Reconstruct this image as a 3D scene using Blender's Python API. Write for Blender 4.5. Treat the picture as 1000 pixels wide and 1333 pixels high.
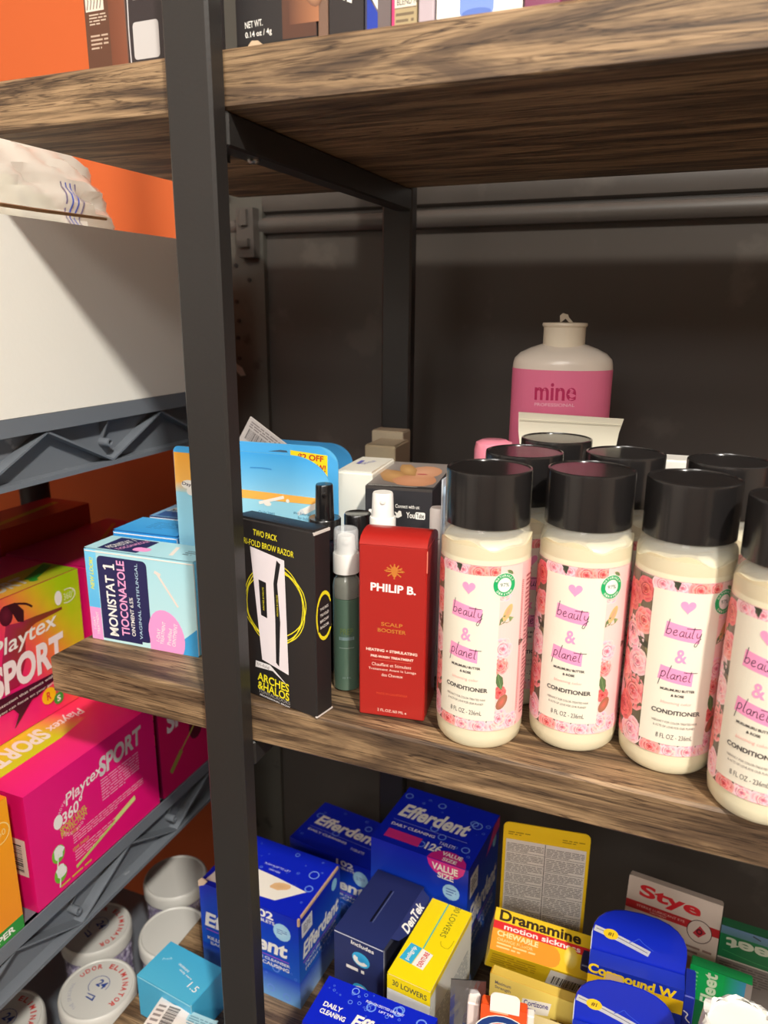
import bpy, math, random
from mathutils import Matrix, Vector
random.seed(7)
scn = bpy.context.scene
for o in list(bpy.data.objects): bpy.data.objects.remove(o)
H0 = 1.40                       # eye height of the camera above the floor, metres
# ---------------------------------------------------------------- camera
cam_d = bpy.data.cameras.new('camera'); cam = bpy.data.objects.new('camera', cam_d)
scn.collection.objects.link(cam); scn.camera = cam
F, PITCH, ROLL, YAW = 974.383, 0.263173, 0.00692185, -0.386335
cy_, sy_ = math.cos(YAW), math.sin(YAW)
fw = Vector((sy_*math.cos(PITCH), cy_*math.cos(PITCH), -math.sin(PITCH)))
rt = Vector((cy_, -sy_, 0)); up = rt.cross(fw)
rt2 = rt*math.cos(ROLL)+up*math.sin(ROLL); up2 = -rt*math.sin(ROLL)+up*math.cos(ROLL)
Rm = Matrix((rt2, up2, -fw)).transposed()
cam.matrix_world = Matrix.Translation((0, 0, H0)) @ Rm.to_4x4()
cam_d.sensor_fit = 'HORIZONTAL'; cam_d.sensor_width = 7.3; cam_d.lens = 7.3*F/1000
cam_d.clip_start = 0.01; cam_d.dof.use_dof = True; cam_d.dof.focus_distance = 0.47; cam_d.dof.aperture_fstop = 2.6
# ---------------------------------------------------------------- world and lights
w = bpy.data.worlds.new('world'); scn.world = w; w.use_nodes = True
w.node_tree.nodes['Background'].inputs[0].default_value = (0.8, 0.85, 1, 1)
w.node_tree.nodes['Background'].inputs[1].default_value = 0.3
def area(name, loc, tgt, size, power, col, sy=None):
    l = bpy.data.lights.new(name, 'AREA'); l.energy = power; l.color = col; l.size = size
    if sy: l.shape = 'RECTANGLE'; l.size_y = sy
    else: l.shape = 'DISK'
    o = bpy.data.objects.new(name, l); scn.collection.objects.link(o)
    o.location = loc; d = Vector(tgt)-Vector(loc); o.rotation_euler = d.to_track_quat('-Z', 'Y').to_euler()
area('ceiling_spotlight', (0.85, -0.86, H0+1.43), (-0.15, 0.45, H0-0.3), 0.14, 50, (1, 0.95, 0.86))
area('ceiling_panel_light', (0.3, -1.9, H0+1.45), (0.0, 0.4, H0-0.2), 1.1, 32, (1, 0.96, 0.90), 0.5)
area('ceiling_panel_light', (-0.2, -3.1, H0+1.42), (0.0, 0.4, H0-0.2), 1.1, 30, (1, 0.97, 0.92), 0.5)
scn.view_settings.view_transform = 'Standard'; scn.view_settings.look = 'None'
scn.view_settings.gamma = 1; scn.view_settings.use_curve_mapping = False
scn.view_settings.exposure = 0.18
# ---------------------------------------------------------------- materials
def lin(c):
    return tuple(((x/255)/12.92 if x/255 <= .04045 else ((x/255+.055)/1.055)**2.4) for x in c)
MC = {}
def mat(col, rough=.5, metal=0, spec=.5, alpha=1, trans=0, coat=0, grain=0, gs=900):
    k = (col, rough, metal, spec, alpha, trans, coat, grain, gs)
    if k in MC: return MC[k]
    m = bpy.data.materials.new('paint_%d_%d_%d' % tuple(int(x) for x in col)); m.use_nodes = True
    nt = m.node_tree; b = nt.nodes['Principled BSDF']
    b.inputs['Base Color'].default_value = (*lin(col), 1); b.inputs['Roughness'].default_value = rough
    b.inputs['Metallic'].default_value = metal; b.inputs['Specular IOR Level'].default_value = spec
    b.inputs['Alpha'].default_value = alpha; b.inputs['Transmission Weight'].default_value = trans
    b.inputs['Coat Weight'].default_value = coat; b.inputs['Coat Roughness'].default_value = .12
    n = nt.nodes.new('ShaderNodeTexNoise'); n.inputs['Scale'].default_value = gs; n.inputs['Detail'].default_value = 3
    tc = nt.nodes.new('ShaderNodeTexCoord'); nt.links.new(tc.outputs['Object'], n.inputs['Vector'])
    r = nt.nodes.new('ShaderNodeMapRange'); r.inputs[3].default_value = max(0, rough-.04); r.inputs[4].default_value = min(1, rough+.04)
    nt.links.new(n.outputs['Fac'], r.inputs[0]); nt.links.new(r.outputs[0], b.inputs['Roughness'])
    if grain:
        bp = nt.nodes.new('ShaderNodeBump'); bp.inputs['Strength'].default_value = grain; bp.inputs['Distance'].default_value = .0004
        nt.links.new(n.outputs['Fac'], bp.inputs['Height']); nt.links.new(bp.outputs[0], b.inputs['Normal'])
    MC[k] = m; return m
def ink_mat():
    m = bpy.data.materials.new('printed_ink'); m.use_nodes = True; nt = m.node_tree; b = nt.nodes['Principled BSDF']
    a = nt.nodes.new('ShaderNodeVertexColor'); a.layer_name = 'Col'
    nt.links.new(a.outputs[0], b.inputs['Base Color']); b.inputs['Roughness'].default_value = .38
    return m
INK = ink_mat()
def wood_mat():
    m = bpy.data.materials.new('rustic_oak'); m.use_nodes = True; nt = m.node_tree; L = nt.links; N = nt.nodes; b = N['Principled BSDF']
    tc = N.new('ShaderNodeTexCoord')
    def mp(s):
        q = N.new('ShaderNodeMapping'); q.inputs['Scale'].default_value = s; L.new(tc.outputs['Object'], q.inputs[0]); return q
    def noise(s, sc, det, dist, rough=.6):
        n = N.new('ShaderNodeTexNoise'); n.inputs['Scale'].default_value = sc; n.inputs['Detail'].default_value = det
        n.inputs['Distortion'].default_value = dist; n.inputs['Roughness'].default_value = rough; L.new(mp(s).outputs[0], n.inputs['Vector']); return n
    def ramp(n, st):
        r = N.new('ShaderNodeValToRGB'); e = r.color_ramp.elements
        while len(e) < len(st): e.new(.5)
        for i, (p, c) in enumerate(st): e[i].position = p; e[i].color = (*c, 1)
        L.new(n.outputs['Fac'], r.inputs[0]); return r
    def mix(t, f, a, bb):
        x = N.new('ShaderNodeMixRGB'); x.blend_type = t
        if isinstance(f, float): x.inputs[0].default_value = f
        else: L.new(f, x.inputs[0])
        L.new(a, x.inputs[1]); L.new(bb, x.inputs[2]); return x.outputs[0]
    base = ramp(noise((1.6, 14, 14), 3.2, 5, 1.6), [(.30, lin((68, 52, 40))), (.43, lin((106, 84, 62))), (.55, lin((156, 128, 95))), (.66, lin((178, 148, 112))), (.78, lin((120, 96, 72)))])
    fine = ramp(noise((3, 130, 130), 5, 6, .4, .7), [(.38, (.36, .33, .30)), (.54, (1, 1, 1)), (.72, (1.0, 1.0, 1.0))])
    dark = ramp(noise((1.1, 26, 26), 2.6, 4, 2.4), [(.40, (1, 1, 1)), (.470, (1, 1, 1)), (.492, (.22, .18, .16)), (.514, (1, 1, 1))])
    dark2 = ramp(noise((2.2, 50, 50), 2.2, 3, 1.5), [(.50, (1, 1, 1)), (.560, (1, 1, 1)), (.575, (.45, .40, .36)), (.60, (1, 1, 1))])
    c = mix('MULTIPLY', .85, base.outputs[0], fine.outputs[0]); c = mix('MULTIPLY', 1.0, c, dark.outputs[0]); c = mix('MULTIPLY', .8, c, dark2.outputs[0])
    L.new(c, b.inputs['Base Color']); b.inputs['Roughness'].default_value = .55
    bp = N.new('ShaderNodeBump'); bp.inputs['Strength'].default_value = .35; bp.inputs['Distance'].default_value = .0006
    L.new(c, bp.inputs['Height']); L.new(bp.outputs[0], b.inputs['Normal'])
    return m
WOOD = wood_mat()
def speck_mat(name, col, scol, sc, th, rough, bump=.2):
    m = bpy.data.materials.new(name); m.use_nodes = True; nt = m.node_tree; L = nt.links; N = nt.nodes; b = N['Principled BSDF']
    tc = N.new('ShaderNodeTexCoord'); n = N.new('ShaderNodeTexNoise'); n.inputs['Scale'].default_value = sc; n.inputs['Detail'].default_value = 5
    L.new(tc.outputs['Object'], n.inputs['Vector']); r = N.new('ShaderNodeValToRGB'); e = r.color_ramp.elements
    e[0].position = th; e[0].color = (*lin(col), 1); e[1].position = th+.05; e[1].color = (*lin(scol), 1)
    L.new(n.outputs['Fac'], r.inputs[0]); L.new(r.outputs[0], b.inputs['Base Color']); b.inputs['Roughness'].default_value = rough
    bp = N.new('ShaderNodeBump'); bp.inputs['Strength'].default_value = bump; bp.inputs['Distance'].default_value = .0004
    L.new(n.outputs['Fac'], bp.inputs['Height']); L.new(bp.outputs[0], b.inputs['Normal']); return m
BLACKM = speck_mat('black_powder_coat', (38, 36, 35), (96, 94, 92), 420, .76, .42)
PLAST = speck_mat('grey_resin', (112, 118, 126), (150, 154, 160), 60, .70, .45)
PANELM = speck_mat('dark_painted_steel', (64, 59, 55), (76, 71, 66), 14, .60, .42, .15)
ORANGE = speck_mat('orange_wall_paint', (206, 98, 44), (210, 104, 50), 30, .7, .75, .3)
# ---------------------------------------------------------------- mesh helpers
COL = scn.collection
def link(name, verts, faces, material, parent=None, smooth=False, mats=None, midx=None):
    me = bpy.data.meshes.new(name); me.from_pydata([tuple(v) for v in verts], [], faces); me.update()
    for m in (mats or [material]): me.materials.append(m)
    if midx:
        for p, i in zip(me.polygons, midx): p.material_index = i
    if smooth:
        for p in me.polygons: p.use_smooth = True
        try: me.set_sharp_from_angle(angle=math.radians(35))
        except Exception: pass
    o = bpy.data.objects.new(name, me); COL.objects.link(o)
    if parent is not None: o.parent = parent
    return o
def tag(o, label=None, cat=None, group=None, kind=None):
    if label: o['label'] = label
    if cat: o['category'] = cat
    if group: o['group'] = group
    if kind: o['kind'] = kind
    return o
def empty(name, loc, yaw=0, label=None, cat=None, group=None, M=None):
    o = bpy.data.objects.new(name, None); COL.objects.link(o); o.empty_display_size = .01
    if M is not None: o.matrix_world = M
    else: o.location = loc; o.rotation_euler = (0, 0, yaw)
    return tag(o, label, cat, group)
class G:                                   # a plain geometry collector
    def __init__(s): s.v = []; s.f = []
    def add(s, v, f):
        n = len(s.v); s.v += [tuple(x) for x in v]; s.f += [tuple(i+n for i in q) for q in f]; return s
    def box(s, a, b, M=None):
        x0, y0, z0 = a; x1, y1, z1 = b
        v = [(x0,y0,z0),(x1,y0,z0),(x1,y1,z0),(x0,y1,z0),(x0,y0,z1),(x1,y0,z1),(x1,y1,z1),(x0,y1,z1)]
        if M is not None: v = [M @ Vector(q) for q in v]
        return s.add(v, [(0,3,2,1),(4,5,6,7),(0,1,5,4),(1,2,6,5),(2,3,7,6),(3,0,4,7)])
    def bbox(s, a, b, r):                  # box with chamfered edges
        (x0,y0,z0),(x1,y1,z1) = a, b; v = []; 
        lay = [(z0, r), (z0+r, 0), (z1-r, 0), (z1, r)]
        for z, k in lay:
            X0, X1, Y0, Y1 = x0+k, x1-k, y0+k, y1-k
            c = r if k == 0 else r*.4
            v += [(X0+c,Y0,z),(X1-c,Y0,z),(X1,Y0+c,z),(X1,Y1-c,z),(X1-c,Y1,z),(X0+c,Y1,z),(X0,Y1-c,z),(X0,Y0+c,z)]
        f = [tuple(range(7,-1,-1)), tuple(range(24,32))]
        for l in range(3):
            for i in range(8): j = (i+1) % 8; f.append((l*8+i, l*8+j, l*8+8+j, l*8+8+i))
        return s.add(v, f)
    def lathe(s, prof, n=40, c=(0,0), sx=1, sy=1):
        v = []; f = []
        for r, z in prof:
            for i in range(n): a = 2*math.pi*i/n; v.append((c[0]+r*sx*math.cos(a), c[1]+r*sy*math.sin(a), z))
        for l in range(len(prof)-1):
            for i in range(n): j = (i+1) % n; f.append((l*n+i, l*n+j, l*n+n+j, l*n+n+i))
        f.append(tuple(range(n-1,-1,-1))); f.append(tuple(range((len(prof)-1)*n, len(prof)*n)))
        return s.add(v, f)
    def prism(s, pts, y0, y1):             # outline in x,z pushed along y
        n = len(pts); v = [(x, y0, z) for x, z in pts]+[(x, y1, z) for x, z in pts]
        f = [tuple(range(n)), tuple(range(2*n-1, n-1, -1))]+[(i, i+n, (i+1) % n+n, (i+1) % n) for i in range(n)]
        return s.add(v, f)
    def beam(s, p, q, w, t, upv=(0,0,1)):  # rectangular bar between two points
        p, q = Vector(p), Vector(q); d = (q-p).normalized(); u = Vector(upv); sd = d.cross(u).normalized(); u2 = sd.cross(d)
        v = []
        for e in (p, q):
            for a, b in ((-1,-1),(1,-1),(1,1),(-1,1)): v.append(e+sd*(a*w/2)+u2*(b*t/2))
        return s.add(v, [(3,2,1,0),(4,5,6,7),(0,1,5,4),(1,2,6,5),(2,3,7,6),(3,0,4,7)])
    def link(s, name, m, parent=None, smooth=False): return link(name, s.v, s.f, m, parent, smooth)
TC = {}
def glyphs(t, bold):
    k = (t, bold)
    if k not in TC:
        c = bpy.data.curves.new('t', 'FONT'); c.body = t; c.resolution_u = 4; c.offset = bold; c.align_x = 'LEFT'
        o = bpy.data.objects.new('t', c); COL.objects.link(o); dg = bpy.context.evaluated_depsgraph_get()
        me = bpy.data.meshes.new_from_object(o.evaluated_get(dg)); V = [(v.co.x, v.co.y) for v in me.vertices]; Fc = [tuple(p.vertices) for p in me.polygons]
        bpy.data.objects.remove(o); bpy.data.curves.remove(c); bpy.data.meshes.remove(me)
        x0 = min(v[0] for v in V); x1 = max(v[0] for v in V); y0 = min(v[1] for v in V); y1 = max(v[1] for v in V)
        TC[k] = ([((x-x0)/(x1-x0)-.5, (y-y0)/max(1e-6, y1-y0)-.5) for x, y in V], Fc)
    return TC[k]
class Print:                               # flat print laid on a face; colour is stored per corner
    def __init__(s, mp, step=.000010, curved=False): s.mp = mp; s.v = []; s.f = []; s.c = []; s.k = 0; s.clip = None; s.step = step; s.curved = curved
    def poly(s, pts, faces, cols):
        s.k += 1; off = .00006+s.step*s.k; n = len(s.v)
        if s.clip:
            a, b, c, d = s.clip; pts = [(min(max(x, a), c), min(max(y, b), d)) for x, y in pts]
        s.v += [s.mp(x, y, off) for x, y in pts]
        one = not isinstance(cols[0], (tuple, list))
        for q in faces: s.f.append(tuple(i+n for i in q)); s.c += [cols if one else cols[i] for i in q]
    def quad(s, p, cols):
        if not s.curved: return s.poly(p, [(0,1,2,3)], cols)
        n = 10; P = []
        for i in range(n+1):
            t = i/n
            P += [(p[0][0]+(p[1][0]-p[0][0])*t, p[0][1]+(p[1][1]-p[0][1])*t), (p[3][0]+(p[2][0]-p[3][0])*t, p[3][1]+(p[2][1]-p[3][1])*t)]
        s.poly(P, [(2*i,2*i+2,2*i+3,2*i+1) for i in range(n)], cols)
    def rect(s, x0, y0, x1, y1, c, c2=None, vert=True, n=1):      # c at bottom/left, c2 at top/right
        c2 = c2 or c; P = []; Cc = []; Fc = []
        for i in range(n+1):
            t = i/n; x = x0+(x1-x0)*t
            for yy, tv in ((y0, 0), (y1, 1)):
                P.append((x, yy)); u = tv if vert else t; Cc.append(tuple(a+(b-a)*u for a, b in zip(c, c2)))
            if i: Fc.append((2*i-2, 2*i, 2*i+1, 2*i-1))
        s.poly(P, Fc, Cc)
    def rrect(s, x0, y0, x1, y1, r, c):
        P = []
        for cx, cy, a0 in ((x1-r,y0+r,-90),(x1-r,y1-r,0),(x0+r,y1-r,90),(x0+r,y0+r,180)):
            for i in range(6): a = math.radians(a0+18*i); P.append((cx+r*math.cos(a), cy+r*math.sin(a)))
        s.poly(P, [tuple(range(24))], c)
    def blob(s, x, y, rx, ry, c1, c2=None, rot=0, n=14, wob=0):
        c2 = c2 or c1; P = [(x, y)]; ca, sa = math.cos(rot), math.sin(rot)
        for i in range(n):
            a = 2*math.pi*i/n; q = 1+wob*random.uniform(-1, 1); X, Y = rx*q*math.cos(a), ry*q*math.sin(a); P.append((x+X*ca-Y*sa, y+X*sa+Y*ca))
        s.poly(P, [(0, 1+i, 1+(i+1) % n) for i in range(n)], [c1]+[c2]*n)
    def ring(s, x, y, r0, r1, c, n=20, a0=0, a1=360, sy=1):
        P = []; m = n if a1-a0 >= 360 else n+1
        for i in range(m): a = math.radians(a0+(a1-a0)*i/n); P += [(x+r0*math.cos(a), y+r0*sy*math.sin(a)), (x+r1*math.cos(a), y+r1*sy*math.sin(a))]
        s.poly(P, [(2*i, 2*i+1, (2*i+3) % (2*m), (2*i+2) % (2*m)) for i in range(n)], c)
    def text(s, t, x, y, w, h, c, rot=0, shear=0, bold=0.0):
        V, Fc = glyphs(t, bold); a = math.radians(rot); ca, sa = math.cos(a), math.sin(a); P = []
        for u, v in V: X = u*w+v*h*shear; Y = v*h; P.append((x+X*ca-Y*sa, y+X*sa+Y*ca))
        s.poly(P, Fc, c)
    def arc(s, t, x, y, r, h, c, a0, a1, bold=0.02):  # letters set round an arc, clockwise from a0 to a1
        n = len(t)
        for i, ch in enumerate(t):
            if ch == ' ': continue
            a = math.radians(a0+(a1-a0)*(i+.5)/n); rot = math.degrees(a)-90 if a1 < a0 else math.degrees(a)+90
            s.text(ch, x+r*math.cos(a), y+r*math.sin(a), abs(math.radians(a1-a0))*r/n*(.26 if ch in 'I1' else .74), h, c, rot, 0, bold)
    def stroke(s, pts, wd, c, sub=4):
        P = []; n = len(pts)
        for i in range(n-1):
            p0, p1, p2, p3 = pts[max(i-1,0)], pts[i], pts[i+1], pts[min(i+2,n-1)]
            for k in range(sub):
                t = k/sub; P.append(tuple(.5*((2*b)+(-a+cc)*t+(2*a-5*b+4*cc-d)*t*t+(-a+3*b-3*cc+d)*t**3) for a, b, cc, d in zip(p0, p1, p2, p3)))
        P.append(pts[-1]); Q = []
        for i, p in enumerate(P):
            a = P[max(i-1,0)]; b = P[min(i+1,len(P)-1)]; dx, dy = b[0]-a[0], b[1]-a[1]; l = math.hypot(dx, dy) or 1
            Q += [(p[0]-dy/l*wd/2, p[1]+dx/l*wd/2), (p[0]+dy/l*wd/2, p[1]-dx/l*wd/2)]
        s.poly(Q, [(2*i, 2*i+1, 2*i+3, 2*i+2) for i in range(len(P)-1)], c)
    def lines(s, x0, y0, x1, y1, n, c, th=.45, words=True):       # small print too fine to read
        P = []; Fc = []; st = (y1-y0)/n
        for i in range(n):
            y = y1-st*(i+.5); x = x0; end = x1 if i < n-1 else x0+(x1-x0)*.6
            while x < end:
                wd = random.uniform(1.2, 4.5)*abs(st) if words else (end-x0); e = min(x+wd, end); k = len(P)
                P += [(x, y-abs(st)*th/2), (e, y-abs(st)*th/2), (e, y+abs(st)*th/2), (x, y+abs(st)*th/2)]; Fc.append((k, k+1, k+2, k+3)); x = e+abs(st)*.5
        s.poly(P, Fc, c)
    def bars(s, x0, y0, x1, y1, c=(30,28,28), n=26, vert=True):   # a barcode
        P = []; Fc = []; x = x0 if vert else y0; end = x1 if vert else y1; st = (end-x)/n/1.6
        while x < end:
            wd = st*random.choice((.5, .5, 1, 1.5)); k = len(P); e = min(x+wd, end)
            P += [(x,y0),(e,y0),(e,y1),(x,y1)] if vert else [(x0,x),(x1,x),(x1,e),(x0,e)]; Fc.append((k,k+1,k+2,k+3)); x = e+st*random.choice((.5, 1, 1.2))
        s.poly(P, Fc, c)
    def link(s, name, parent, m=None):
        me = bpy.data.meshes.new(name); me.from_pydata(s.v, [], s.f); me.update(); me.materials.append(m or INK)
        ca = me.color_attributes.new('Col', 'FLOAT_COLOR', 'CORNER'); flat = []
        for c in s.c: flat += [*lin(c), 1]
        if len(flat) == len(ca.data)*4: ca.data.foreach_set('color', flat)
        o = bpy.data.objects.new(name, me); COL.objects.link(o); o.parent = parent; return o
def plane_map(o, u, v, n):
    o, u, v, n = Vector(o), Vector(u), Vector(v), Vector(n)
    return lambda x, y, k: tuple(o+u*x+v*y+n*k)
def faces(W, D, H, lift=0):
    return dict(front=plane_map((0,0,0),(1,0,0),(0,0,1),(0,-1,0)), right=plane_map((W,0,0),(0,1,0),(0,0,1),(1,0,0)),
                left=plane_map((0,D,0),(0,-1,0),(0,0,1),(-1,0,0)), top=plane_map((0,0,H+max(0,lift)),(1,0,0),(0,1,0),(0,0,1)))
def shelfM(x, y, z, yaw=0): return Matrix.Translation((x, y, z+H0+.0003)) @ Matrix.Rotation(yaw, 4, 'Z')
def carton(name, label, cat, loc, yaw, W, D, H, col, fn=None, group=None, rough=.38, M=None, top=None, lift=0.0, edge=None, child=None):
    """folded card box: body, closing flap with its tuck slot, the glued side seam, and one print per face"""
    t = empty(name, None, 0, label, cat, group, M=M if M is not None else shelfM(*loc, yaw))
    m = mat(col, rough, coat=.15)
    g = G().bbox((0,0,0), (W,D,H-.0008), .0007); g.link('carton_body', m, t)
    fm = mat(top, rough) if top else m; f = G(); n = 5
    v = []; fc = []
    for i in range(n+1):                   # flap: hinged at the back, tucked in at the front, slightly bowed
        q = i/n; y = D-.0006-(D-.0014)*q; z = H-.0008+.0006+lift*math.sin(q*math.pi*.55)
        v += [(.0008,y,z),(W-.0008,y,z)]
    v += [(.0008,.0010,H-.0012),(W-.0008,.0010,H-.0012),(.0008,D-.0006,H-.0012),(W-.0008,D-.0006,H-.0012)]
    fc = [(2*i,2*i+1,2*i+3,2*i+2) for i in range(n)]+[(2*n,2*n+1,2*n+3,2*n+2),(2*n+4,2*n+5,1,0),(2*n+2,2*n+3,2*n+5,2*n+4)]
    fc += [tuple([2*i for i in range(n+1)]+[2*n+2,2*n+4])[::-1], tuple([2*i+1 for i in range(n+1)]+[2*n+3,2*n+5])]
    f.add(v, fc); f.link('flap', fm, t)
    if edge: G().box((.0004,-.00025,H-.0018),(W-.0004,.0002,H-.0010)).box((W-.0004,.0003,.001),(W+.00015,.0010,H-.001)).link('worn_edge', mat(edge, .7), t)
    if fn:
        ps = {k: Print(mp) for k, mp in faces(W, D, H, lift).items()}
        fn(ps, W, D, H)
        for k, p in ps.items():
            if p.v: p.link('print', t)
    return t
WHITE=(246,243,236); INKB=(40,36,38); BLUE=(10,36,190); LB=(150,200,245)
ZU, ZM, ZB, T = .0983, -.2382, -.5893, .0277
# ---------------------------------------------------------------- the room
def struct(name, g, m): return tag(g.link(name, m), kind='structure')
XL, XR, YB, YF, ZC = -1.0, 2.4, .76, -3.6, H0+1.50
struct('floor', G().box((XL-.1,YF-.1,-.05),(XR+.1,YB+.1,0)), mat((120,112,104), .5, gs=40))
struct('ceiling', G().box((XL-.1,YF-.1,ZC),(XR+.1,YB+.1,ZC+.05)), mat((235,232,225), .8, gs=60))
struct('wall_back', G().box((XL-.1,YB,0),(XR+.1,YB+.1,ZC)), ORANGE)
struct('wall_left', G().box((XL-.1,YF-.1,0),(XL,YB,ZC)), mat((196,190,182), .8, gs=60))
struct('wall_right', G().box((XR,YF-.1,0),(XR+.1,YB,ZC)), mat((225,215,200), .8, gs=60))
struct('wall_front', G().box((XL,YF-.1,0),(XR,YF,ZC)), mat((215,208,196), .8, gs=60))
struct('baseboard_back', G().box((XL,YB-.012,0),(XR,YB,.09)).box((XL,YB-.008,.09),(XR,YB,.1)), mat((60,56,54), .5))
# ---------------------------------------------------------------- dark steel partition behind the shelves
PX0 = -.512
t = empty('steel_partition', (0, .72, 0), 0, 'dark brown-grey painted steel panel with pressed ridges behind the wooden shelving', 'panel')
G().box((-.43,0,0),(1.5,.012,H0+.0)).box((-.43,.0015,H0),(1.5,.012,H0+.60)).link('sheet', PANELM, t)
G().box((PX0,-.006,0),(-.428,.014,H0+.60)).link('upright', speck_mat('dark_green_steel', (66,64,58), (40,38,34), 26, .62, .5), t)
for z0, z1, d in ((.095,.128,.006),(.075,.092,.008),(.137,.20,.006)):
    g = G(); n = 6; pr = []
    for i in range(n+1): a = math.pi*i/n; pr.append((-d*math.sin(a)**.7 if 0 < i < n else 0, z0+(z1-z0)*(1-math.cos(a))/2))
    v = [(x, y, H0+z) for x in (PX0, 1.5) for y, z in pr]
    g.add(v, [(i, i+n+1, i+n+2, i+1) for i in range(n)]+[tuple(range(n,-1,-1)), tuple(range(n+1, 2*n+2))]); g.link('ridge', PANELM, t, True)
g = G().box((-.452,-.018,H0+.052),(-.432,-.004,H0+.10)).box((-.446,-.022,H0+.083),(-.438,-.006,H0+.098)).box((-.448,-.024,H0+.062),(-.436,-.006,H0+.070))
g.link('latch', PANELM, t)
hb = mat((18,16,15), .6)
for x, z in ((-.462,.045),(-.474,.024),(-.446,.030),(-.463,.008),(-.461,-.012),(-.463,-.030),(-.462,-.052)):
    v = G().lathe([(.0022,0),(.0022,.001)], 12); M = Matrix.Translation((x,-.0062,H0+z)) @ Matrix.Rotation(math.pi/2,4,'X')
    v.v = [tuple(M @ Vector(q)) for q in v.v]; v.link('bolt_hole', hb, t)
v = G().lathe([(.004,0),(.004,.002),(.0025,.0035)], 16); M = Matrix.Translation((-.468,-.0105,H0+.112)) @ Matrix.Rotation(math.pi/2,4,'X')
v.v = [tuple(M @ Vector(q)) for q in v.v]; v.link('rivet', PANELM, t, True)
g = G(); pts = [(-.488,-.052),(-.482,-.047),(-.473,-.050),(-.466,-.058),(-.459,-.062),(-.455,-.070),(-.461,-.071),(-.468,-.064),(-.475,-.058),(-.480,-.058),(-.484,-.064),(-.489,-.064)]
g.prism([(x, H0+z) for x, z in pts], -.0075, -.0068); g.link('torn_sticker', mat((150,146,140), .8), t)
# ---------------------------------------------------------------- wooden shelving unit
u = empty('shelving_unit', (-.4, .36, 0), 0, 'dark metal framed shelving unit with rustic brown wooden boards', 'shelving')
UX, UY = .4, -.36
BX1 = 1.20
def board(z):
    g = G(); r = .0016; n = 1
    g.bbox((-.402+UX, 0, z), (BX1+UX, .27, z+T), r); o = g.link('board', WOOD, u); return o
for z in (ZU, ZM-T, ZB-T, ZB-T-.37): o = board(H0+z)
for i, x in enumerate((-.2617, 1.0)):
    for k, (y0, y1) in enumerate(((-.0138,-.0002),(.2740,.2876))):
        g = G().bbox((x+UX, y0, 0), (x+.0273+UX, y1, H0+.62), .0016); p = g.link('post', BLACKM, u)
        if i == 0 and k == 0:
            G().box((x+UX-.002, y0-.002, 0), (x+.0293+UX, y1+.0, .004)).link('foot', mat((25,25,25), .6), p)
    for z in (ZU, ZM-T, ZB-T, ZB-T-.37):
        g = G().bbox((x+.0136+UX, .0002, H0+z-.0172), (x+.0273+UX, .2738, H0+z-.0002), .0012); r = g.link('side_rail', BLACKM, u)
        b = G().lathe([(.0035,0),(.0035,-.0012),(.0022,-.0022)], 16, (x+.0205+UX, .035)); b.v = [(a, c, d+H0+z-.0172) for a, c, d in b.v]
        b.link('bolt', mat((150,145,140), .3, .9), r, True)
    # gusset under the top board, behind the post
    for z in (ZU,):
        G().prism([(x+.0137+UX, H0+z-.0172),(x+.0150+UX, H0+z-.0172),(x+.0150+UX, H0+z-.0172-.004),(x+.0137+UX, H0+z-.0172-.004)], .0002, .02).link('bracket', BLACKM, u)
# ---------------------------------------------------------------- grey resin shelving at the left
gx = -.432
s = empty('plastic_shelving', (gx-.2, .34, 0), 0, 'grey moulded plastic shelving with zigzag ribbed shelf edges along the left wall', 'shelving')
SX, SY = -(gx-.2), -.34
def grey_shelf(zt, xf, y0, y1, first):
    """deck with top rim, recessed web and lower lip; the zigzag ribs, braces and sockets are its sub-parts"""
    g = G(); z = H0+zt; x = xf+SX; a, b = y0+SY, y1+SY
    g.box((-.20,a,z-.006),(x-.001,b,z)).box((x-.004,a,z-.0125),(x,b,z)).box((x-.013,a,z-.046),(x-.011,b,z-.006)).box((x-.013,a,z-.0495),(x-.0005,b,z-.046))
    g.box((-.20,a,z-.046),(-.198,b,z-.006)).box((-.198,b-.002,z-.046),(x-.013,b,z-.006)).box((-.198,a,z-.046),(x-.013,a+.002,z-.006))
    sh = g.link('shelf', PLAST, s)
    y = first
    k = 0; ys = []
    while y < y1+.05: ys.append(y); y += .0645
    for i in range(len(ys)-1):
        p, q = ys[i], ys[i+1]; hi = (i % 2 == 0)
        zz = (z-.0135, z-.0455) if hi else (z-.0455, z-.0135)
        if q > y1 or p < y0: continue
        rb = G().beam((x-.0062, p+SY, zz[0]), (x-.0062, q+SY, zz[1]), .0100, .0016, (0,0,1)); rb.link('rib', PLAST, sh)
        if hi:
            so = G(); yy = q+SY-.002; so.lathe([(.0035,0),(.0035,.0105),(.0020,.0105),(.0020,.004)], 18)
            M = Matrix.Translation((x-.0115, yy, z-.0310)) @ Matrix.Rotation(math.pi/2, 4, 'Y'); so.v = [tuple(M @ Vector(c)) for c in so.v]
            so.f = so.f[:-1]+[so.f[-1]]; so.link('socket', PLAST, sh, True)
            v = [(x-.011,yy-.0006,z-.0125),(x-.001,yy-.0006,z-.0125),(x-.009,yy-.0006,z-.029),(x-.011,yy-.0006,z-.029)]; v += [(c[0],c[1]+.0012,c[2]) for c in v]
            G().add(v, [(0,1,2,3),(7,6,5,4),(0,4,5,1),(1,5,6,2),(2,6,7,3),(3,7,4,0)]).link('gusset', PLAST, sh)
    return sh
grey_shelf(-.0742, gx, .02, .645, .411-.129*3)
grey_shelf(-.4605, gx, .02, .645, .325-.129*2)
grey_shelf(-.750, gx+.012, .02, .645, .411-.129*3)
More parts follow.
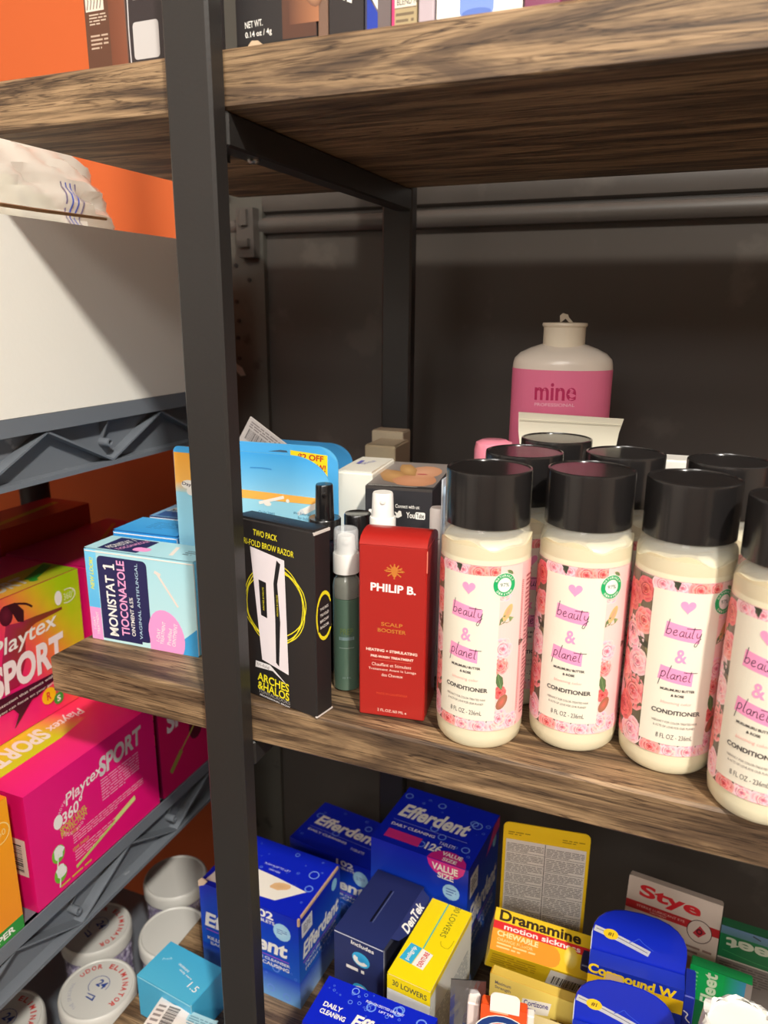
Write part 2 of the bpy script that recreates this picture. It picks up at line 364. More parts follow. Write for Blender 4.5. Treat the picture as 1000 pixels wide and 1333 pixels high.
for x in (gx-.267, gx-.02):
    for y in (.035, .634):
        G().lathe([(.018,0),(.018,.02),(.0165,.03),(.0165,H0-.7505-.05)], 24, (x+SX, y+SY)).link('leg', PLAST, s, True)
        G().lathe([(.0165,H0-.7495),(.0165,H0-.4605-.0500)], 24, (x+SX-.0, y+SY)).link('leg', mat((60,60,62), .5), s, True)
        G().lathe([(.0165,H0-.4600),(.0165,H0-.0742-.0500)], 24, (x+SX, y+SY)).link('leg', mat((44,40,40), .5), s, True)
# ---------------------------------------------------------------- conditioner bottles
def build_bottle():
    R = .0263; t = empty('conditioner_bottle', (0,0,0))
    body = G().lathe([(.0200,.0),(.0238,.0006),(.0256,.003),(.0263,.008),(.0263,.1085),(.0260,.1135),(.0252,.1170),(.0236,.1195),(.0215,.1205)], 56)
    body.link('cream_filling', mat((236,228,196), .35, coat=.6), t, True)
    # clear wall above the filling, closed round the neck
    g = G().lathe([(.0266,.1083),(.0265,.1165),(.0261,.1200),(.0253,.1240),(.0238,.1278),(.0228,.1278),(.0243,.1235),(.0256,.1190),(.0260,.1083)], 56)
    g.f = g.f[:-2]+[(8*56+i, 8*56+(i+1) % 56, (i+1) % 56, i) for i in range(56)]
    g.link('clear_shoulder', mat((250,248,236), .05, alpha=.16, coat=.5), t, True)
    v = []; n = 72                        # the wavy top of the cream seen through the wall
    for r, k in ((.0261,0),(.0262,1),(.012,2)):
        for i in range(n):
            a = 2*math.pi*i/n; zz = .1195+.0022*math.sin(3*a+1)+.0012*math.sin(7*a)
            v.append((r*math.cos(a), r*math.sin(a), .112 if k == 0 else zz if k == 1 else .121))
    link('cream_surface', v, [(k*n+i, k*n+(i+1) % n, k*n+n+(i+1) % n, k*n+n+i) for k in range(2) for i in range(n)], mat((222,208,172), .4), t, True)
    c = G().lathe([(.0236,.1275),(.0246,.1280),(.0246,.1558),(.0243,.1571),(.0232,.1574),(.0230,.1568),(.0,.1568)][:6]+[(.001,.1566)], 64)
    c.link('cap', mat((30,28,28), .22, spec=.5, coat=.3), t, True)
    z0, z1 = .0125, .1095                  # label as a sleeve of its own
    n = 64; v = [(.02645*math.cos(2*math.pi*i/n), .02645*math.sin(2*math.pi*i/n), z) for z in (z0, z1) for i in range(n)]
    lb = link('label', v, [(i, (i+1) % n, (i+1) % n+n, i+n) for i in range(n)], mat((248,190,190), .35), t, True)
    RL = .0265
    p = Print(lambda x, y, k: ((RL+k)*math.sin(x/RL), -(RL+k)*math.cos(x/RL), y), .000003, True); RN = [0]
    p.clip = (-.075, z0+.0004, .075, z1-.0003)
    U0, U1 = -.047, .031                    # the flowered part; the rest is pale pink small print
    p.rect(U0, z0, U1, z1, (96,92,72), (120,108,88), True, 24)
    rd = random.Random(3)
    def rose(x, y, r, tone):
        p.k = (4+(RN[0] % 4)*26) if isinstance(RN[0], int) else 114; RN[0] += 1
        cols = [((232,86,92),(252,176,170)), ((206,52,62),(244,128,124)), ((244,140,160),(254,218,220))][tone]
        for ring_, (rr, q) in enumerate(((.62,.52),(.40,.42),(.20,.30))):
            n = 6-ring_
            for i in range(n):
                a = 2*math.pi*(i+.4*ring_)/n+rd.uniform(-.2,.2); c1 = tuple(cc+rd.uniform(-14,14) for cc in cols[0]); c2 = tuple(min(252, cc+rd.uniform(-10,10)) for cc in cols[1])
                p.blob(x+r*rr*math.cos(a), y+r*rr*math.sin(a), r*q, r*q*.75, c1, c2, a+1.57, 10, .08)
        p.blob(x, y, r*.2, r*.17, tuple(c*.72 for c in cols[0]), cols[0], 0, 9, .1)
        for q in (.28,.45): p.ring(x, y, r*q, r*(q+.045), tuple(c*.8 for c in cols[0]), 12, rd.uniform(0,180), rd.uniform(200,330))
    def leaf(x, y, l, a, c=(110,130,84)):
        p.k = max(p.k, 1)
        dx, dy = math.cos(a), math.sin(a); P = [(x,y),(x+l*.35*dx-l*.22*dy,y+l*.35*dy+l*.22*dx),(x+l*.7*dx-l*.18*dy,y+l*.7*dy+l*.18*dx),(x+l*dx,y+l*dy),(x+l*.7*dx+l*.18*dy,y+l*.7*dy-l*.18*dx),(x+l*.35*dx+l*.22*dy,y+l*.35*dy-l*.22*dx)]
        p.poly(P, [tuple(range(6))[::-1]], [c]*3+[tuple(q*1.25 for q in c)]+[c]*2)
        p.stroke([(x,y),(x+l*.9*dx,y+l*.9*dy)], .0003, tuple(min(255,q*1.4) for q in c), 1)
    for i in range(26): leaf(rd.uniform(U0,U1), rd.uniform(z0,z1), rd.uniform(.006,.011), rd.uniform(0,6.28), rd.choice([(86,98,66),(60,66,52),(150,150,100)]))
    for i, (x, y, q_, tn) in enumerate(((-.040,.017,.0100,0),(-.0245,.020,.0085,2),(-.033,.031,.0090,1),(-.0435,.040,.0085,2),(-.0255,.042,.0105,0),(-.038,.054,.0100,0),(-.0240,.060,.0080,2),(-.0440,.067,.0080,1),(-.031,.074,.0100,2),(-.0225,.084,.0075,0),(-.0420,.084,.0085,0),(-.034,.095,.0090,1),(-.0460,.100,.0075,2),(-.0235,.101,.0070,1))): rose(x, y, q_, tn)
    for x in (-.014,-.004,.006,.016,.026):
        rose(x+rd.uniform(-.0012,.0012), z1-.003+rd.uniform(-.001,.0006), .0062, rd.choice((0,2,2))); rose(x+.003, z0+.003, .0062, rd.choice((0,0,2)))
    p.k = 112; p.rect(.0180, z0, .0330, z1, (252,206,200), (252,206,200), True, 8); KB = 114
    RN[0] = 4.6
    rose(.0215,.062,.0066,2); rose(.0205,.052,.0055,0); leaf(.0185,.076,.008,.9); leaf(.020,.078,.008,.2,(130,150,96)); p.blob(.0235,.083,.0022,.0052,(240,160,130),(220,190,120),-.5)
    leaf(.0190,.048,.011,-1.3,(90,116,74)); rose(.021,.036,.0042,1); p.blob(.0225,.030,.003,.005,(220,110,96),(150,110,80),-.6); rose(.021,.020,.0062,2); rose(.029,.017,.0058,2); rose(.021,.094,.0050,2)
    leaf(.026,.1045,.005,2.6)
    p.lines(.0335, .022, .0350, .100, 70, (196,110,110), .4, False)
    p.lines(.0380, .018, .0700, .102, 34, (170,90,96))
    p.bars(-.070, .024, -.054, .034)
    p.k = 150; p.rect(-.0178, .0192, .0182, .1040, (236,230,212), None, True, 30); p.k = 162
    # heart
    p.k = 205; hx, hz, q = .0006, .0968, .00030; P = []
    for i in range(26): a = 2*math.pi*i/26; P.append((hx+q*16*math.sin(a)**3*.80, hz+q*(13*math.cos(a)-5*math.cos(2*a)-2*math.cos(3*a)-math.cos(4*a))*.80))
    pk = (246,158,200); p.poly([(hx,hz)]+P, [(0,1+(i+1) % 26,1+i) for i in range(26)], pk); p.k = 172
    p.quad([(-.0098,.0795),(.0082,.0772),(.0090,.0850),(-.0090,.0880)], pk); p.quad([(-.0108,.0560),(.0070,.0535),(.0072,.0612),(-.0098,.0638)], pk)
    p.k = 205; p.text('&', .0000, .0698, .0060, .0075, pk, 0, 0, .02)
    LT = dict(b=[[(0,2.6),(-.05,1.2),(-.1,0)],[(-.08,.7),(.25,1.0),(.45,.6),(.25,.05),(-.08,.1)]], e=[[(0,.45),(.35,.65),(.3,1),(.05,.8),(0,.3),(.2,0),(.5,.2)]],
              a=[[(.45,.9),(.15,.85),(0,.35),(.15,0),(.38,.3),(.48,.9)],[(.48,.9),(.42,.2),(.6,.05)]], u=[[(0,1),(-.02,.25),(.18,0),(.38,.35),(.45,1)],[(.45,1),(.42,.2),(.6,.05)]],
              t=[[(.12,1.9),(.05,.9),(.02,.15),(.22,0)],[(-.75,1.55),(.2,1.62),(.85,1.72)]], y=[[(0,1),(0,.4),(.2,.15),(.4,.5),(.5,1)],[(.5,1),(.4,-.2),(.2,-1.3),(-.05,-1.25),(.1,-.6),(.6,.1)]],
              p=[[(.05,1.1),(-.02,-.2),(-.1,-1.5)],[(0,.8),(.25,1.15),(.5,.75),(.3,.1),(0,.15)]], l=[[(.25,2.4),(.1,1.2),(.05,.1),(.25,.05)]], n=[[(0,.95),(0,.4),(-.02,0)],[(0,.5),(.25,1),(.42,.7),(.42,.1),(.6,.05)]])
    for wd, x, zb in (('beauty', -.0084, .0812), ('planet', -.0092, .0573)):
        ex = 0.0
        for ch in wd:
            for st in LT[ch]:
                p.stroke([(x+(ex+a+b*.08)*.0044, zb+b*.0031-(ex+a)*.00035) for a, b in st], .00036, (46,36,48), 3)
            ex += {'l':.42,'t':.55}.get(ch, .70)
    dk = (52,42,46)
    p.text('MURUMURU BUTTER', .0002, .0508, .0176, .0014, dk, -1, 0, .03); p.text('& ROSE', .0004, .0478, .0066, .0014, dk, -1, 0, .03)
    p.text('blooming color', .0002, .0433, .0158, .0021, (250,176,170), -1, .1)
    p.text('CONDITIONER', .0008, .0380, .0256, .0025, dk, -1, 0, .025)
    p.text('VIBRANCY FOR COLOR-TREATED HAIR', .0006, .0322, .0240, .0012, (110,100,98), -1); p.text('& ACTS OF LOVE FOR OUR PLANET', .0006, .0296, .0218, .0012, (110,100,98), -1)
    p.text('8 FL OZ - 236mL', .0012, .0240, .0190, .0027, (96,90,88), -1)
    gx_, gz_ = .0205, .0990; p.k = 250; p.blob(gx_, gz_, .0068, .0068, WHITE, WHITE, 0, 24); p.k = 268; p.ring(gx_, gz_, .0040, .0065, (24,168,98), 28)
    p.text('97%', gx_, gz_, .0052, .0022, (70,110,88)); p.arc('NATURALLY', gx_, gz_, .0053, .0012, WHITE, 160, 20); p.arc('DERIVED', gx_, gz_, .0053, .0012, WHITE, 215, 325)
    p.link('label_print', t)
    return t
def copy_tree(o, parent=None):
    c = o.copy(); COL.objects.link(c); c.parent = parent
    for ch in [x for x in bpy.data.objects if x.parent == o]: copy_tree(ch, c)
    return c
BOT = [(-.0962,.3868,-20,'leftmost front conditioner bottle, right beside the red box, green seal fully visible'),
       (-.0450,.4050,-9,'second conditioner bottle from the left in the front row, green seal at its edge'),
       (.0062,.4030,7.5,'third front-row conditioner bottle, label turned to show roses on its left side'),
       (.0525,.3770,-14,'rightmost front conditioner bottle, cut off by the right picture edge'),
       (-.0890,.4420,16,'black-capped conditioner bottle directly behind the gap between the first two front bottles'),
       (-.0795,.4985,0,'rearmost black-capped conditioner bottle, standing against the white card of the pink bottle'),
       (-.0325,.4620,5,'black-capped conditioner bottle behind the gap between second and third front bottles'),
       (.0245,.4600,0,'dusty-capped conditioner bottle behind the third and rightmost front bottles')]
proto = build_bottle()
for i, (x, y, a, lab) in enumerate(BOT):
    o = proto if i == 0 else copy_tree(proto)
    o.location = (x, y, H0+ZM+.0003); o.scale = (.94,.94,1); base = math.atan2(x, y)     # the side turned to the aisle
    o.rotation_euler = (0, 0, -base+math.radians(a)); tag(o, lab, 'bottle', 'pink rose conditioner bottles on the middle board')
# ---------------------------------------------------------------- middle board, left to right
def M1(p, W, D, H):
    f = p['front']; f.rect(0,0,W,H,(196,232,236),(170,220,232),True); f.rect(0,.25*H,.010,H,(84,182,236),(120,206,244)); f.rect(0,0,.010,.36*H,(244,158,214))
    f.quad([(.055,0),(W,0),(W,.30*H),(.075,.10*H)], (60,160,220))
    f.rrect(.0105,.004,.0535,H-.004,.004,(34,34,84)); f.rect(.0105,.002,.045,.012,(34,34,84))
    f.text('MONISTAT', .0205, .0285, .047, .0080, WHITE, 90, 0, .02); f.stroke([(.0158,.0590),(.0250,.0590)], .0016, WHITE, 1); f.stroke([(.0158,.0590),(.0176,.0566)], .0012, WHITE, 1); f.stroke([(.0250,.0568),(.0250,.0612)], .0012, WHITE, 1)
    f.text('TIOCONAZOLE', .0310, .0355, .058, .0070, (248,170,214), 90, 0, .02); f.text('OINTMENT 6.5%', .0380, .0225, .030, .0032, WHITE, 90, 0, .01)
    f.text('VAGINAL ANTIFUNGAL', .0445, .0350, .058, .0025, (190,222,238), 90)
    f.clip = (0,0,W,H); f.blob(.0665,.012,.0150,.020,(244,158,214),(244,158,214),.2,24)
    f.rect(.0520,0,.060,.014,(244,158,214)); f.clip = None
    f.text('1-DAY', .0595,.012,.010,.0028,WHITE,80); f.text('TREATMENT', .0635,.014,.018,.0028,WHITE,80); f.text('Prefilled', .0690,.012,.013,.0030,WHITE,80); f.text('OINTMENT', .0735,.014,.018,.0030,WHITE,80)
    f.text('NEW LOOK!', .0050,.052,.024,.0034,(236,236,40),88,.2,.02); f.text('1-DAY', .0034,.013,.010,.0020,WHITE,90); f.text('TREATMENT', .0064,.013,.018,.0022,WHITE,90)
    f.stroke([(.062,.059),(.078,.036)], .0016, (236,222,214), 1); f.stroke([(.060,.060),(.065,.058)], .0022, (236,222,214), 1)
    t = p['top']; t.rect(0,0,W,D,(176,222,232)); t.rect(.010,.002,.044,D-.002,(40,44,92)); t.text('MONISTAT 1',.020,.016,.022,.008,WHITE,70); t.text('TIOCONAZOLE',.030,.016,.026,.005,(248,170,214),70)
    t.rrect(.036,.006,.050,.014,.0035,(244,158,214)); t.stroke([(.064,.024),(.070,.006)], .003, (240,226,214), 1); t.lines(.076,.010,.088,.020,3,(90,110,120))
carton('medicine_carton', 'crumpled pale blue ointment box with navy panel, front left of the post', 'box', (-.3953,.3959,ZM), .037, .0923,.0309,.0704, (120,200,234), M1, top=(176,222,232), edge=(238,230,222), lift=.0008)
def M2(p, W, D, H):
    f = p['front']; f.rect(0,H-.007,W,H,(44,150,224)); f.rect(0,0,W,H-.007,(180,222,232)); f.text('MONISTAT 1',.034,.035,.05,.008,(30,50,110),90,0,.02)
    t = p['top']; t.rect(0,0,W,D,(58,160,232),(84,182,244)); t.lines(.020,.012,.046,.030,5,(40,110,180),.25)
carton('medicine_carton', 'pale box with plain bright blue top, between the navy-panelled box and the dark blue box', 'box', (-.4051,.4373,ZM), .064, .057,.0380,.0712, (58,150,220), M2, lift=.001, edge=(236,240,240))
def M3(p, W, D, H):
    f = p['front']; f.rect(0,0,W,H,(18,40,104)); f.text('MONISTAT',.030,H-.006,.05,.0075,WHITE,0,0,.02)
    t = p['top']; t.rect(0,0,W,D,(120,170,210),(150,196,226)); t.rect(.004,.002,W-.002,D*.45,(60,100,160)); t.text('MONISTAT',.028,.024,.044,.013,WHITE,0,.2,.02)
carton('medicine_carton', 'dark navy box with white lettered pale top, rearmost of the three left of the post', 'box', (-.4040,.4790,ZM), .074, .052,.0382,.0729, (18,40,104), M3, edge=(220,226,232))
def hang_card(name, label, loc, yaw, W, H, hb, D, col, rr, rl, fn, cat='box', group=None, slot=True):
    """carton on a hanging back card with rounded top corners and a peg slot"""
    t = empty(name, None, 0, label, cat, group, M=shelfM(*loc, yaw)); m = mat(col, .36, coat=.2); P = [(0,0),(W,0)]
    for i in range(9): a = math.pi/2*i/8; P.append((W-rr+rr*math.cos(math.pi/2-a*1) if 0 else W-rr*(1-math.cos(a)), H-rr*(1-math.sin(a))))
    for i in range(7): a = math.pi/2*(1-i/6); P.append((rl*(1-math.cos(a)), H-rl*(1-math.sin(a))))
    G().prism(P, D-.0008, D).link('back_card', m, t)
    if hb: G().bbox((.0006,0,0),(W-.0006,D-.001,hb),.0007).link('carton_body', m, t)
    if slot:
        S = G(); x0 = W*.40; S.prism([(x0-.008,H-.013),(x0+.008,H-.013),(x0+.008,H-.0105),(x0+.003,H-.0105),(x0+.0015,H-.009),(x0-.0015,H-.009),(x0-.003,H-.0105),(x0-.008,H-.0105)], D-.0010, D-.00081)
        S.link('peg_slot', mat((26,40,60) if slot is True else slot, .8), t)
    c = Print(plane_map((0,D-.0008,0),(1,0,0),(0,0,1),(0,-1,0))); b = Print(faces(W,D,hb or H)['front']); q = Print(faces(W,D,hb or H)['top'])
    fn(c, b, q, W, H, hb)
    for k in (c, b, q):
        if k.v: k.link('print', t)
    return t
def HC1(c, b, q, W, H, hb):
    b.rect(0,0,W,H-.0255-.012,(150,216,240),(150,216,240)); b.rect(.0,H-.0255-.012,W,hb,(112,196,240),(70,170,236))
def hang_front(t_, W, H):
    pass
def flat_pack(name, label, loc, yaw, W, H, D, rr, col, fn, group=None):
    t = empty(name, None, 0, label, 'box', group, M=shelfM(*loc, yaw)); m = mat(col, .36, coat=.2); P = [(0,0),(W,0)]
    for i in range(11): a = math.pi/2*i/10; P.append((W-rr*(1-math.cos(a)), H-rr*.8*(1-math.sin(a))))
    for i in range(5): a = math.pi/2*(1-i/4); P.append((.004*(1-math.cos(a)), H-.004*(1-math.sin(a))))
    G().prism(P, 0, .0009).link('face_card', m, t); G().bbox((.002,.0010,0),(W-.002,D,H*.62),.0007).link('carton_body', m, t)
    p = Print(faces(W,D,H)['front']); fn(p, W, H, P); p.link('print', t); return t
def shapefill(p, P, cb, ct, y0, y1):       # gradient filling of the card outline above y0, in thin bands
    n = 14
    def xr(z, side):
        best = None
        for i in range(len(P)):
            a, b = P[i], P[(i+1) % len(P)]
            if (a[1]-z)*(b[1]-z) <= 0 and a[1] != b[1]:
                x = a[0]+(b[0]-a[0])*(z-a[1])/(b[1]-a[1]); best = x if best is None else (max(best, x) if side else min(best, x))
        return best if best is not None else 0
    for i in range(n):
        za = y0+(y1-y0)*i/n; zb = y0+(y1-y0)*(i+1)/n-1e-7
        q = [(xr(za,0),za),(xr(za,1),za),(xr(zb,1),zb),(xr(zb,0),zb)]
        ca = tuple(u+(v-u)*i/n for u, v in zip(cb, ct)); cc = tuple(u+(v-u)*(i+1)/n for u, v in zip(cb, ct)); p.quad(q, [ca,ca,cc,cc])
def FP1(p, W, H, P):
    shapefill(p, P, (156,220,244), (156,220,244), 0, H-.032); shapefill(p, P, (150,214,246), (64,170,240), H-.032, H-.0002)
    p.quad([(0,H-.034),(W-.002,H-.033),(W-.0015,H-.0285),(0,H-.0265)], (252,186,84)); p.rect(.0002,H-.026,.016,H-.0045,(252,190,90),(250,176,60)); p.rect(.0002,H-.034,.016,H-.026,(180,216,220),(252,190,90))
    p.stroke([(.070,H-.036),(.090,H-.030)], .0022, WHITE, 1); p.blob(.077,H-.036,.0030,.0016,WHITE); p.quad([(.102,H-.038),(.116,H-.031),(.118,H-.034),(.106,H-.041)], WHITE); p.quad([(.100,H-.040),(.104,H-.037),(.106,H-.040),(.101,H-.042)], (220,226,230))
    p.blob(.093,H-.0325,.0014,.0014,WHITE); p.text('Ovular Insert', .076, H-.0425, .013, .0022, (40,110,150)); p.text('plus External Cream', .108, H-.0410, .021, .0022, (40,110,150), -4); p.text('for Itch Relief', .108, H-.0440, .015, .0022, (40,110,150), -4)
    p.blob(.012,H-.028,.0068,.0035,WHITE); p.blob(.013,H-.033,.0035,.003,WHITE); p.text('Day', .010, H-.028, .008, .0032, (60,50,70), -6, 0, .02); p.stroke([(.064,H-.011),(.074,H-.0105),(.081,H-.011)], .0009, (60,150,220), 2)
flat_pack('medicine_pack', 'sky blue insert-and-cream pack with orange stripe, frontmost, passing behind the post', (-.3448,.4400,ZM), .020, .1266, .1420, .020, .030, (96,186,238), FP1)
def FP2(p, W, H, P):
    shapefill(p, P, (120,200,240), (80,176,236), 0, H-.0002); p.quad([(.048,H-.0040),(.0770,H-.0062),(.0770,H-.030),(.048,H-.030)], (250,222,30)); p.text('$2 OFF', .0640, H-.0088, .020, .0050, (200,40,40), -3, 0, .03); p.text('NOW!', .0680, H-.0155, .015, .0050, (200,40,40), -3, 0, .03)
    p.quad([(.030,H-.0060),(.046,H-.0060),(.045,H-.0046),(.040,H-.0044),(.038,H-.0032),(.036,H-.0044),(.031,H-.0046)], (70,90,110)); p.blob(.0735,H-.021,.003,.002,WHITE)
flat_pack('medicine_pack', 'sky blue pack with yellow money-off sticker, behind the orange-striped pack', (-.3120,.4660,ZM), .060, .0850, .1440, .0095, .016, (96,186,238), FP2)
def FP3(p, W, H, P): shapefill(p, P, (70,150,206), (60,140,196), 0, H-.0002)
flat_pack('medicine_pack', 'plain blue rounded pack, rearmost of the three behind the post', (-.3458,.5480,ZM), .04, .0930, .1315, .012, .020, (70,150,206), FP3)
# price tag resting on the navy box
W_, Hh = .045, .098; t = empty('price_tag', None, 0, 'grey cardboard price tag with a barcode, leaning diagonally above the blue packs', 'tag', M=Matrix.Translation((-.3690,.5010,H0+ZM+.0745)) @ Matrix.Rotation(math.radians(32),4,'Y'))
G().bbox((0,0,0),(W_,.0012,Hh),.0003).link('card', mat((176,168,164), .7), t)
p = Print(faces(W_,.001,Hh)['front']); p.lines(.003,Hh-.008,.040,Hh-.002,3,(110,100,100)); p.bars(.004,Hh-.018,.024,Hh-.009,(80,74,74)); p.text('25', .036, Hh-.013, .009, .006, (50,46,46), 0, 0, .03); p.link('print', t)
# black brow razor box
def AH(p, W, D, H):
    f = p['front']; Y = (238,224,40); 
    f.text('TWO PACK', .0245, H-.0085, .0190, .0038, Y, -3, 0, .01); f.text('TRI-FOLD BROW RAZOR', .0255, H-.0155, .0420, .0038, Y, -3, 0, .01)
    for i, (rx, ry, r) in enumerate(((.024,.024,.1),(.0262,.020,.5),(.022,.027,-.3),(.025,.0225,.9))):
        P = [(.0300+rx*math.cos(a)*math.cos(r)-ry*math.sin(a)*math.sin(r), .066+rx*math.cos(a)*math.sin(r)+ry*math.sin(a)*math.cos(r)) for a in [2*math.pi*k/20 for k in range(21)]]; f.stroke(P, .0006, Y, 2)
    f.quad([(.0185,.0270),(.0400,.0225),(.0390,.0960),(.0120,.1000)], (238,228,232))
    f.poly([(.0300,.0280),(.0325,.0260),(.0345,.0560),(.0330,.0800),(.0360,.0930),(.0330,.0950),(.0300,.0800),(.0305,.0560)], [tuple(range(8))], (34,32,34)); f.quad([(.0190,.0570),(.0240,.0560),(.0240,.0790),(.0180,.0800)], (34,32,34))
    f.text('ARCHES & HALOS', .0213, .068, .0150, .0012, Y, 90); f.text('ARCHES & HALOS', .0325, .066, .0140, .0012, Y, 90)
    f.poly([(.0125,.0205),(.0130,.0250),(.0250,.0250),(.0390,.0150),(.0270,.0215)], [(0,1,2,3,4)][::-1], (232,228,228)); f.text('tri-fold', .0190,.0230,.010,.0022,(120,110,110),-4)
    f.text('ARCHES', .0270, .0140, .0260, .0056, Y, -3, 0, .02); f.text('&HALOS', .0270, .0080, .0260, .0056, Y, -3, 0, .02); f.text('TONYACROOKS', .0275, .0040, .0260, .0022, (170,166,166), -3); f.text('PROFESSIONAL BROW', .0280, .0014, .0250, .0012, (220,216,216), -3, 0, .02)
    r = p['right']
    for k in range(3): r.ring(.0085, .064, .0066+.0004*k, .0070+.0004*k, Y, 20, 20+k*12, 330, 2.0)
    r.rect(.0025,.055,.0150,.071,(34,32,34)); 
    for k, s in enumerate(('TWO PACK','TRI-FOLD','BROW','RAZOR')): r.text(s, .0085, .069-.0038*k, .008, .0018, WHITE, 6)
    t = p['top']; t.ring(.030,.0075,.003,.0036,(70,62,58),16,0,300)
t = carton('razor_carton', 'black brow razor box with yellow lettering and white panel, right of the post', 'box', (-.2488,.3710,ZM), -.203, .0616,.0150,.1175, (34,32,33), AH, rough=.45, lift=.0006)
G().box((.0616-.0012,-.0001,.0002),(.0618,.0151,.0012)).box((.0606,.0002,.1150),(.0618,.0148,.1166)).link('worn_edge', mat((214,206,200), .8), t)
# red hair treatment box with domed top
def RB(p, W, D, H):
    f = p['front']; f.text('PHILIP B.', .0205, H-.0310, .0268, .0050, (250,238,232), -1, 0, .03); g = (196,120,50)
    cx, cz = .0212, H-.0205
    for a in (90,60,120,30,150,0,180,-40,-140,-90): r = math.radians(a); f.stroke([(cx,cz),(cx+.0052*math.cos(r),cz+.0046*math.sin(r))], .0008, g, 1)
    f.blob(cx,cz,.0018,.0034,g); f.stroke([(cx-.006,cz+.0002),(cx,cz+.002),(cx+.006,cz+.0002)], .0005, g, 2)
    f.text('SCALP', .0200, H-.0535, .0130, .0024, g, -1, 0, .02); f.text('BOOSTER', .0200, H-.0575, .0170, .0024, g, -1, 0, .02)
    c = (250,214,200); f.text('HEATING + STIMULATING', .0200, H-.0705, .0310, .0018, c, -1, 0, .03); f.text('PRE-WASH TREATMENT', .0203, H-.0745, .0260, .0016, c, -1, 0, .03)
    f.rect(.008,H-.0768,.032,H-.0766,(220,110,90)); f.text('Chauffant et Stimulant', .0200, H-.0795, .0240, .0020, c); f.text('Traitement Avant le Lavage', .0205, H-.0828, .0290, .0020, c); f.text('des Cheveux', .0205, H-.0860, .0130, .0020, c)
    f.text('MADE IN CALIFORNIA', .0205, H-.0985, .0190, .0014, (214,80,50)); f.text('2 FL.OZ./60 ML e', .0205, .0044, .0180, .0018, c, -1)
W, D, H = .0402,.0346,.1140
t = empty('hair_treatment_carton', None, 0, 'tall red hair treatment box with white lettering, left of the conditioner bottles', 'box', M=shelfM(-.1677,.3742,ZM,.144))
red = mat((166,32,26), .42, coat=.25); G().bbox((0,0,0),(W,D,H-.0052),.0008).link('carton_body', red, t)
v = []; n = 10
for i in range(n+1):
    q = i/n; y = D*q; z = H-.0052+.0060*math.sin(math.pi*(.10+.90*q))**.8 if i < n else H-.0052
    if i == 0: z = H-.0052
    v += [(.0002,y,z),(W-.0002,y,z)]
m_ = len(v); v += [(.0002,0,H-.0056),(W-.0002,0,H-.0056),(.0002,D,H-.0056),(W-.0002,D,H-.0056)]
fc = [(2*i,2*i+1,2*i+3,2*i+2) for i in range(n)]+[(m_,m_+1,1,0),tuple([2*i for i in range(n,-1,-1)]+[m_,m_+2])[::-1],tuple([2*i+1 for i in range(n,-1,-1)]+[m_+1,m_+3])]
link('domed_flap', v, fc, red, t, True)
p = Print(faces(W,D,H-.0)['front']); RB({'front':p}, W, D, H); p.link('print', t)
G().box((W-.0004,.0004,H-.020),(W+.00015,.0010,H-.007)).link('worn_edge', mat((226,120,100), .7), t)
# spray bottles
def spray(label, x, y, body, R, hb, neck, headc, hr, hh, cap=None, liquid=None, fn=None, gloss=.25):
    t = empty('spray_bottle', None, 0, label, 'bottle', M=shelfM(x, y, ZM))
    g = G().lathe([(R*.85,0),(R,.0012),(R,hb*.80),(R*.3,hb*.80+.0002)] if cap else [(R*.85,0),(R,.0012),(R,hb-.004),(R*.92,hb-.0015),(R*.6,hb),(R*.5,hb+.003)], 36); g.link('body', body, t, True)
    if cap: G().lathe([(R*.98,hb*.803),(R,hb*.81),(R,hb-.008),(R*.9,hb-.004),(R*.62,hb-.001),(R*.6,hb+.0004)], 36).link('clear_neck', mat((150,152,142), .08, alpha=.62, coat=.6), t, True)
    G().lathe([(neck,hb+.0005),(neck,hb+.0125),(neck*.96,hb+.0132)], 36).link('collar', headc, t, True)
    z = hb+.0132
    G().lathe([(hr*1.05,z),(hr,z+.003),(hr*.93,z+hh-.001),(hr*.85,z+hh)], 32).link('pump_head', headc, t, True)
    G().lathe([(.0016,0),(.0016,.0006),(.0009,.0008)], 12)
    nz = G().lathe([(.0017,0),(.0017,.0010),(.0007,.0012)], 14); a = math.atan2(x, y)
    M = Matrix.Rotation(-a,4,'Z') @ Matrix.Translation((0,-hr*.96,z+hh*.72)) @ Matrix.Rotation(math.pi/2,4,'X'); nz.v = [tuple(M @ Vector(q)) for q in nz.v]; nz.link('nozzle', headc, t, True)
    if cap:
        c = G().lathe([(neck*.96,z-.001),(neck*.93,z+hh+.0035),(neck*.85,z+hh+.0045),(neck*.80,z+hh+.0045),(neck*.88,z+hh+.003),(neck*.90,z-.001)], 36); c.f = c.f[:-2]+[c.f[-2]]
        c.f = [q for q in c.f if len(q) == 4]+[tuple(range(3*36,4*36))]; c.link('clear_cap', cap, t, True)
    if liquid: G().lathe([(R*.80,.002),(R*.90,.003),(R*.90,hb*.80),(R*.4,hb*.80+.0002)], 36).link('liquid', liquid, t, True)
    if fn:
        p = Print(lambda X, Y, k: ((R+k)*math.sin(X/R-a), -(R+k)*math.cos(X/R-a), Y)); fn(p); p.link('print', t)
    return t
def SG(p):
    p.text('PREP', .0000, .0420, .0085, .0042, (90,110,60), 0, 0, .01); p.rect(-.005,.0360,.005,.0382,(116,140,140),None,True,4); p.rect(-.005,.0305,.005,.0308,(150,166,160),None,True,4); p.text('30 ML', 0, .010, .006, .0014, (120,140,134))
spray('slim green face spray with white pump under a clear cap, between black and red boxes', -.1893, .4030, mat((86,112,96), .12, alpha=.93, coat=.5), .0087, .0790, mat((1,1,1)) and .0082, mat((240,238,232), .3), .0058, .0110, cap=mat((240,244,246), .08, alpha=.25), fn=SG)
